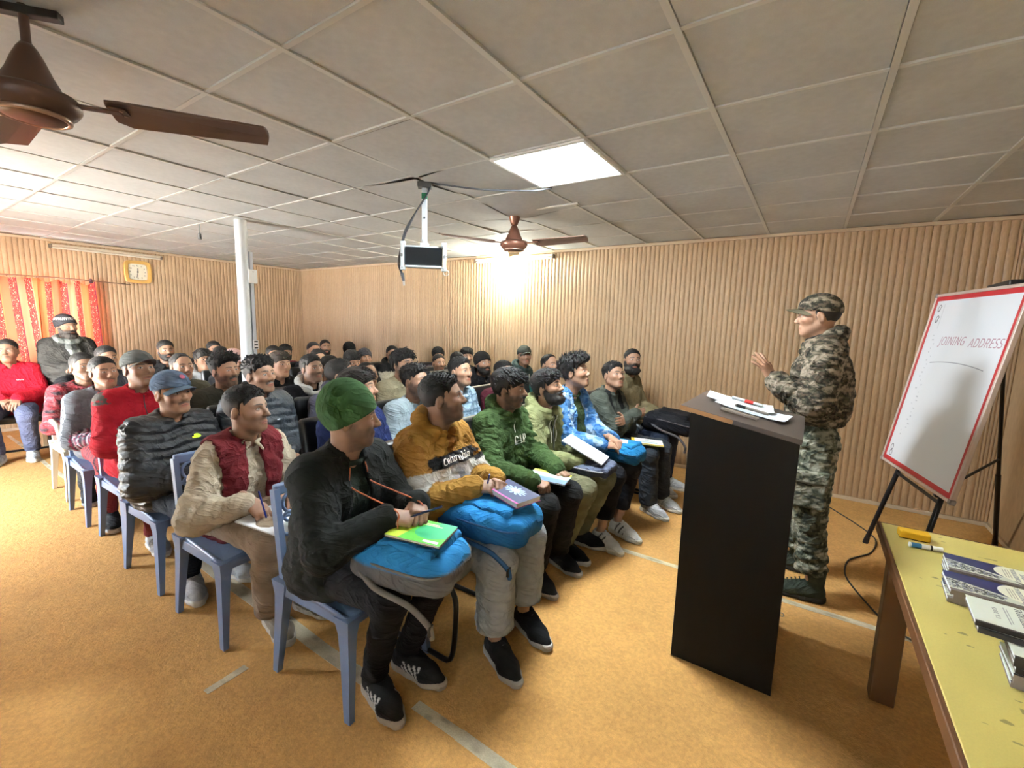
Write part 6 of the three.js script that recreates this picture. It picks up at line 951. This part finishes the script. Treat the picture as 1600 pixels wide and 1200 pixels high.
// ------------------------------------------------------------------ fourth row
{
  const i = person({ label: 'man in bright red fleece with grey shoulder and grey baseball cap', head: [-3.82, 1.30, -1.11], lean: 0.06, byaw: 0.08, lod: 3, skin: 0.95, stubble: 0.35, hair: 'crop', cap: mot([0.10, 0.105, 0.10]), brim: [0.14, 0.14, 0.13], brimUp: 0.4, pitch: 0.2, turn: -0.32, sleeveW: 0.014, bulk: 0.008,
    hands: { R: [0.27, 0.68, 0.02], L: [0.27, 0.69, -0.03], dR: [0.5, -0.1, -0.85], dL: [0.5, -0.1, 0.85] }, poleR: [-0.2, -0.9, 0.9], legs: { aR: [0.34, 0.09, 0.10] }, shoes: 'grey', trousers: { color: [0.20, 0.03, 0.03] },
    wear: [J((x, y, z, nx, ny, nz, arm) => { const a = arm(x, y, z), k = 0.8 + 0.4 * noise(x * 30, y * 30, z * 30); return a && a.t < 0.10 && ny > 0.2 ? [0.075 * k, 0.068 * k, 0.06 * k] : [0.36 * k, 0.012 * k, 0.022 * k]; }, { name: 'fleece', th: 0.024, collar: 'stand' })] });
  line3(i, 'zip', [[1.0, 0], [0.95, 0], [0.90, 0], [0.86, 0]], 0.003, zipDark);
  placeChair('blue', -3.77, -1.10, 0.03, 'under the man in the bright red fleece');
  const b = thing('shopping_bag', 'dark grey cloth bag hanging beside the chair of the man in the red fleece', 'bag', [-3.46, 0.0, -0.93]);
  mesh('bag_cloth', surface((x, y, z) => ell(x, y, z, 0, 0.50, 0, 0.10 - 0.1 * (y - 0.5), 0.13, 0.045) + 0.02 * (noise(x * 18, y * 14, z * 18) - 0.5), [-0.16, 0.33, -0.1], [0.16, 0.67, 0.1], 0.009, null, mot([0.045, 0.042, 0.038], 0.5)), clothMat, b);
  mesh('bag_handle', tube([[-0.05, 0.60, 0], [-0.03, 0.68, 0.005], [0.02, 0.69, 0.005], [0.05, 0.60, 0]], 0.008, 20, 6), mat(0x2a2826, 0.9), b);
}
P('bearded man in dark olive quarter zip behind the red vest man', [-3.65, 1.285, -1.577], { lod: 1, hair: 'quiff', moustache: 1, stubble: 0.85, skin: 1.25, hands: hid, wear: [J([0.040, 0.036, 0.026], { collar: 'stand', name: 'sweater' })] });
{
  P('man in black hoodie with a thick white hood', [-3.58, 1.25, -2.24], { lod: 1, hair: 'short', stubble: 0.6, skin: 0.88, hands: hid, wear: [J((x, y, z) => mot([0.010, 0.010, 0.012])(x, y, z), { name: 'hoodie', collar: 'crew' }), { name: 'white_hood', th: -0.03, hem: 0, sleeveless: true, collar: 'hood', hemUp: 0.40, color: mot([0.56, 0.54, 0.49], 0.12) }] });
}
P('man with thinning curly hair in dark top between khaki shirt and mauve hood', [-3.42, 1.165, -2.70], { lod: 2, hair: 'receding', skin: 1.1, noHands: true, wear: [J([0.014, 0.014, 0.016], { collar: 'crew' })] });
// ------------------------------------------------------------------ fifth row and beyond
{
  const tj = (x, y, z, nx, ny, nz, arm) => { const a = arm(x, y, z), k = 0.85 + 0.3 * noise(x * 30, y * 30, z * 30); if (a && a.t < 1.05 && nz * a.side > 0.80 && Math.abs(nx) < 0.5 && ((x * 60 % 1 + 1) % 1) < 0.5) return [0.5, 0.5, 0.52]; if (a && a.t > 1.15) { const p = ((a.t * 9) % 1 + 1) % 1; return p < 0.3 ? [0.5, 0.45, 0.5] : p < 0.6 ? [0.25, 0.03, 0.07] : [0.035, 0.035, 0.05]; } return [0.115 * k, 0.122 * k, 0.135 * k]; };
  const i = P('man in grey track jacket with white striped sleeves', [-4.50, 1.225, -1.09], { lod: 1, hair: 'crop', moustache: 0.6, stubble: 0.3, skin: 1.0, turn: -0.3, hands: { R: [0.25, 0.62, 0.06], L: [0.25, 0.64, -0.06] }, trousers: { color: (x, y, z) => ((x * 22 % 1) + 1) % 1 < 0.25 ? [0.02, 0.02, 0.03] : [0.28, 0.045, 0.05] }, shoes: 'black', wear: [J(tj, { th: 0.02, collar: 'stand' })] }, 'blue');
  P('man in red and black plaid shirt', [-5.20, 1.21, -1.128], { lod: 1, hair: 'crop', stubble: 0.7, skin: 1.0, hands: hid, shoes: 'black', wear: [J(plaidC([0.30, 0.035, 0.045], [0.03, 0.02, 0.025], [0.30, 0.16, 0.17]), { name: 'shirt', collar: 'shirt' })] }, 'white');
}
P('young man with brown fringe and black neck warmer', [-4.15, 1.245, -2.274], { lod: 2, hair: 'fringe', hairColor: [0.030, 0.021, 0.015], skin: 1.25, noHands: true, wear: [J([0.012, 0.012, 0.013], { collar: 'hood' })] });
P('man with stubble beside the white hood, yellow collar showing', [-4.08, 1.185, -2.75], { lod: 2, hair: 'fringe', stubble: 0.9, noHands: true, wear: [J([0.34, 0.22, 0.03], { collar: 'stand' })] });
P('short haired man in dark maroon jacket against the long wall', [-4.10, 1.13, -4.39], { lod: 2, hair: 'crop', stubble: 0.8, noHands: true, wear: [J([0.035, 0.022, 0.032], { collar: 'stand' })] });
P('dark haired man mostly hidden in front of the maroon jacket man', [-3.60, 1.20, -4.184], { lod: 2, hair: 'short', noHands: true, wear: [J([0.30, 0.33, 0.36], { collar: 'crew' })] });
P('man with black side swept hair sitting against the long wall', [-3.90, 1.225, -4.72], { lod: 2, hair: 'fringe', stubble: 0.5, noHands: true, wear: [J([0.012, 0.012, 0.013], { collar: 'stand' })] });
P('man with receding hair in olive jacket behind the blue cap', [-4.60, 1.22, -1.641], { lod: 1, hair: 'receding', moustache: 0.7, skin: 1.1, noHands: true, wear: [J([0.09, 0.085, 0.06], { collar: 'stand' })] });
P('man with dark hair looking down in the middle rows', [-4.30, 1.215, -3.183], { lod: 2, hair: 'fringe', noHands: true, pitch: -0.2, wear: [J([0.20, 0.18, 0.12], { collar: 'shirt' })] });
P('man in black knit cap at the long wall', [-4.50, 1.20, -4.80], { lod: 2, beanie: mot([0.010, 0.010, 0.011]), beanieLow: 0.04, beanieUp: 0.004, noHands: true, stubble: 0.5, wear: [J([0.03, 0.02, 0.03], { collar: 'stand' })] });
P('dark haired man in dark top just in front of the scarf man', [-5.90, 1.225, -1.461], { lod: 2, hair: 'short', noHands: true, wear: [J([0.02, 0.02, 0.025], { collar: 'crew' })] }, 'blue');
{
  const i = P('young man in light grey zip hoodie', [-5.85, 1.175, -2.306], { lod: 2, hair: 'fringe', skin: 1.0, noHands: true, wear: [J([0.30, 0.30, 0.29], { name: 'hoodie', collar: 'hood' })] });
  line3(i, 'zip', [[0.84, 0], [0.76, 0], [0.68, 0]], 0.004, zipDark);
}
P('man in pale pink cap partly behind the white post', [-5.30, 1.192, -2.389], { lod: 2, hair: 'crop', cap: mot([0.55, 0.36, 0.33], 0.1), brim: [0.5, 0.33, 0.3], noHands: true, pitch: -0.15, wear: [J([0.02, 0.02, 0.022], { collar: 'stand' })] });
P('man with black hair behind the white hood man', [-5.0, 1.19, -3.216], { lod: 2, hair: 'short', noHands: true, wear: [J([0.02, 0.02, 0.024], { collar: 'stand' })] });
P('man in grey knit cap and black jacket near the long wall', [-5.0, 1.178, -3.904], { lod: 2, beanie: mot([0.055, 0.055, 0.065]), beanieLow: 0.04, beanieUp: 0.004, skin: 1.2, noHands: true, wear: [J([0.012, 0.012, 0.013], { collar: 'stand' })] });
P('man in black and white hooded jacket near the long wall', [-5.0, 1.20, -4.382], { lod: 2, hair: 'crop', noHands: true, skin: 0.85, wear: [J((x, y, z) => y > 0.83 ? [0.012, 0.012, 0.014] : [0.42, 0.39, 0.32], { collar: 'hood' })] });
P('bearded man in black shirt in the rear row by the left wall', [-6.50, 1.245, -2.164], { lod: 2, hair: 'short', stubble: 1, beard: 0.005, skin: 1.05, noHands: true, wear: [J([0.018, 0.018, 0.020], { collar: 'shirt' })] });
P('dark haired man low behind the light grey hoodie', [-6.35, 1.165, -2.71], { lod: 2, hair: 'short', noHands: true, wear: [J([0.03, 0.02, 0.02], { collar: 'crew' })] });
P('dark haired man in the rear just beyond the white post', [-5.60, 1.205, -2.99], { lod: 2, hair: 'short', noHands: true, wear: [J([0.06, 0.03, 0.03], { collar: 'crew' })] });
P('man with short hair in the rear right of the wall corner', [-5.70, 1.235, -3.602], { lod: 2, hair: 'crop', noHands: true, wear: [J([0.02, 0.02, 0.024], { collar: 'stand' })] });
P('man in black woollen cap in the rear by the long wall', [-5.70, 1.225, -4.178], { lod: 2, beanie: mot([0.010, 0.010, 0.010]), beanieLow: 0.03, beanieUp: 0.006, noHands: true, wear: [J([0.10, 0.09, 0.07], { collar: 'stand' })] });
P('dark haired man in the last row left of the white post', [-7.0, 1.20, -2.901], { lod: 2, hair: 'short', noHands: true, wear: [J([0.02, 0.02, 0.022], { collar: 'crew' })] });
P('man in red checked shirt in the last row', [-6.50, 1.165, -3.653], { lod: 2, hair: 'fringe', beard: 0.006, stubble: 1, noHands: true, wear: [J(plaidC([0.28, 0.02, 0.04], [0.20, 0.015, 0.03], [0.45, 0.25, 0.25]), { name: 'shirt', collar: 'shirt' })] });
P('bearded man in black jacket in the last row by the corner', [-6.40, 1.225, -4.243], { lod: 2, hair: 'crop', beard: 0.010, stubble: 1, noHands: true, wear: [J([0.012, 0.012, 0.014], { collar: 'stand' })] });
// ------------------------------------------------------------------ men by the desk
{ // scarf man
  const i = person({ label: 'bearded man in patterned knit cap and plaid scarf leaning back at the desk', head: [-7.0, 1.52, -1.413], lean: -0.02, byaw: 0.0, lod: 1, hipY: 0.80, stubble: 1, beard: 0.016, skin: 0.9, beanie: (x, y, z) => { const a = Math.atan2(z, x) * 5; return y > 0.075 && y < 0.105 ? (((a % 1) + 1) % 1 < 0.55 ? [0.5, 0.5, 0.48] : [0.03, 0.03, 0.035]) : [0.018, 0.018, 0.022]; }, beanieLow: 0.05, beanieUp: 0.012, bulk: 0.0, shw: 0.165, sleeveW: 0.008, turn: 0.1,
    hands: { R: [0.22, 0.93, 0.03], L: [0.22, 0.95, -0.05], dR: [0.4, -0.1, -0.9], dL: [0.4, -0.1, 0.9] }, hemY: 0.735, legs: { kR: [0.36, 0.70, 0.12], kL: [0.36, 0.70, -0.12], aR: [0.40, 0.25, 0.12], aL: [0.40, 0.25, -0.12] }, trousers: { color: [0.02, 0.02, 0.022], hem: 0.2 }, shoes: 'black',
    wear: [J((x, y, z, nx, ny, nz, arm) => { const a = arm(x, y, z), k = 0.8 + 0.4 * noise(x * 30, y * 30, z * 30); return a && a.side > 0 && a.t < 0.6 && nx < -0.55 ? [0.35, 0.03, 0.06] : [0.035 * k, 0.034 * k, 0.032 * k]; }, { th: 0.03, collar: 'stand' })] });
  const F = new Field(0.015); i.ring(F, 0.02, 0.085, 0.092, 0.032, 0, Math.PI * 2, 16, 0.03, 0.02); const nb = i.nb; F.add([nb[0] + 0.10, nb[1] - 0.05, -0.03], [nb[0] + 0.155, nb[1] - 0.20, -0.07], 0.035, 0.032, 0.02); F.add([nb[0] + 0.11, nb[1] - 0.06, 0.01], [nb[0] + 0.16, nb[1] - 0.16, -0.02], 0.034, 0.03, 0.02);
  F.post = (d, x, y, z) => d + 0.008 * (noise(x * 30, y * 30, z * 30) - 0.5);
  mesh('scarf', fieldMesh(F, 0.009, (x, y, z) => { const p = ((y * 9 + x * 4) % 1 + 1) % 1, q = ((z * 11) % 1 + 1) % 1; return p < 0.5 ? (q < 0.5 ? [0.30, 0.31, 0.29] : [0.13, 0.14, 0.13]) : (q < 0.5 ? [0.10, 0.105, 0.10] : [0.025, 0.027, 0.027]); }), clothMat, i.g);
}
{ // red jacket man at the picture edge
  const i = person({ label: 'man in bright red zip jacket and jeans seated alone near the curtain', head: [-6.95, 1.255, -0.935], lean: -0.02, byaw: -0.25, lod: 1, hair: 'crop', skin: 0.85, moustache: 0.5, sleeveW: 0.01, hyaw: -0.1, hands: { R: [0.20, 0.66, 0.05], L: [0.24, 0.66, -0.07], dR: [0.7, -0.4, -0.3], dL: [0.8, -0.5, 0.2] }, legs: { kR: [0.40, 0.52, 0.15], kL: [0.42, 0.52, -0.13], aR: [0.22, 0.09, 0.12], aL: [0.18, 0.09, -0.12] }, shoes: 'grey', trousers: { color: [0.085, 0.095, 0.155], r: 0.01 }, wear: [J(mot([0.48, 0.010, 0.025], 0.2), { th: 0.022, collar: 'stand' })] });
  patch(i, 'chest_logo', canvasTex(256, 96, g => { g.clearRect(0, 0, 256, 96); g.fillStyle = '#f0d8d8'; for (let k = 0; k < 6; k++) { g.fillRect(12 + k * 40, 20 + (k % 2) * 10, 12, 52); g.fillRect(12 + k * 40, 40, 30, 12); } }), 0.83, -0.075, 0.06, 0.022, 0, true);
  placeChair('office', -6.93, -0.935, -0.2, 'under the man in the bright red zip jacket');
}
// ------------------------------------------------------------------ the speaker in camouflage
{
  const camo = (x, y, z) => { const a = fbm(x * 26, y * 52, z * 26), b = noise(x * 46 + 4, y * 96, z * 46), c = noise(x * 60, y * 120 + 9, z * 60), n = 0.9 + 0.2 * noise(x * 140, y * 140, z * 140); const q = a > 0.62 ? [0.30, 0.245, 0.185] : a > 0.51 ? (b > 0.5 ? [0.13, 0.112, 0.078] : [0.225, 0.178, 0.135]) : a > 0.41 ? (c > 0.55 ? [0.026, 0.025, 0.019] : [0.062, 0.058, 0.038]) : b > 0.55 ? [0.030, 0.027, 0.021] : [0.095, 0.070, 0.050]; return q.map(v => v * n); };
  const camoP = (x, y, z) => { const a = fbm(x * 24, y * 52, z * 24 + 5), b = noise(x * 44, y * 92, z * 44), n = 0.9 + 0.2 * noise(x * 140, y * 140, z * 140); const q = a > 0.58 ? [0.36, 0.35, 0.28] : a > 0.49 ? [0.19, 0.19, 0.135] : b > 0.5 ? [0.045, 0.052, 0.040] : [0.10, 0.11, 0.078]; return q.map(v => v * n); };
  const i = person({ label: 'standing man in camouflage uniform and cap gesturing behind the lectern', group: null, head: [0.015, 1.775, -3.19], lean: 0.05, byaw: Math.PI, lod: 0, stand: true, hipY: 0.95, look: [-5, 1.5, -3.0], pitch: -0.02, roll: 0, skin: 1.15, stubble: 0.12, hair: 'crop', cap: camo, brim: [0.13, 0.115, 0.075], brimUp: -0.3, shw: 0.19, bulk: 0.03, sleeveW: 0.020, fold: 0.014, hemY: 1.03,
    hands: { L: [0.235, 1.285, -0.235], R: [0.10, 1.02, 0.27], dL: [0.55, 0.82, 0.05], uL: [-0.75, 0.45, -0.5], poseL: 'open', dR: [0.5, -0.8, 0.0], poseR: 'rest' }, poleL: [-0.75, -0.7, -0.4], poleR: [-0.6, -0.8, 0.5],
    legs: { kR: [0.03, 0.50, 0.14], kL: [-0.02, 0.50, -0.15], aR: [0.02, 0.09, 0.17], aL: [-0.075, 0.09, -0.17], yR: -0.1, yL: 0.1 }, shoes: 'boot', trousers: { color: camoP, r: 0.022, cuffR: 0.062, fold: 0.016, cell: 0.008, hem: 0.17, end: 0.86 },
    wear: [{ name: 'jacket', th: 0.030, collar: 'hood', hem: 0, cuff: 0.84, color: camo, cell: 0.0075 }] });
  const w = mesh('wrist_watch', merge([new THREE.TorusGeometry(0.030, 0.007, 6, 22), cyl(0.018, 0.018, 0.012, 0, 0.034, 0, 16)]), mat(0x0c0d10, 0.35), i.g); { const p = V(...lerp3(i.al.e, i.al.w, 1.02)), d = V(...i.al.w).sub(V(...i.al.e)).normalize(); w.position.copy(p); w.quaternion.setFromUnitVectors(V(0, 0, 1), d); }
  const F = new Field(0.02); i.ring(F, 0.048, 0.066, 0.072, 0.016, 0, Math.PI * 2, 14, 0.03); i.ring(F, 0.02, 0.074, 0.078, 0.018, -1.2, 1.2, 8, 0.04); mesh('collar_lining', fieldMesh(F, 0.008, mot([0.010, 0.010, 0.010])), clothMat, i.g);
  for (const q of [-1, 1]) { const pk = (x, y, z) => { const qx = Math.abs(x - 0.0) - 0.075, qy = Math.abs(y - 0.665) - 0.085, qz = Math.abs(z - q * 0.222) - 0.026; return hyp(Math.max(qx, 0), Math.max(qy, 0), Math.max(qz, 0)) - 0.012 + 0.006 * (noise(x * 30, y * 30, z * 30) - 0.5); }; const pm = mesh('cargo_pocket', surface(pk, [-0.11, 0.55, q * 0.222 - 0.06], [0.11, 0.78, q * 0.222 + 0.06], 0.008, null, camoP), clothMat, i.g); mesh('pocket_flap', surface((x, y, z) => { const qx = Math.abs(x) - 0.084, qy = Math.abs(y - 0.745 - 0.1 * Math.abs(x)) - 0.026, qz = Math.abs(z - q * 0.236) - 0.022; return hyp(Math.max(qx, 0), Math.max(qy, 0), Math.max(qz, 0)) - 0.008; }, [-0.12, 0.68, q * 0.236 - 0.05], [0.12, 0.81, q * 0.236 + 0.05], 0.008, null, (x, y, z) => camoP(x + 0.4, y, z)), clothMat, pm); }
}
renderer.render(scene, camera);
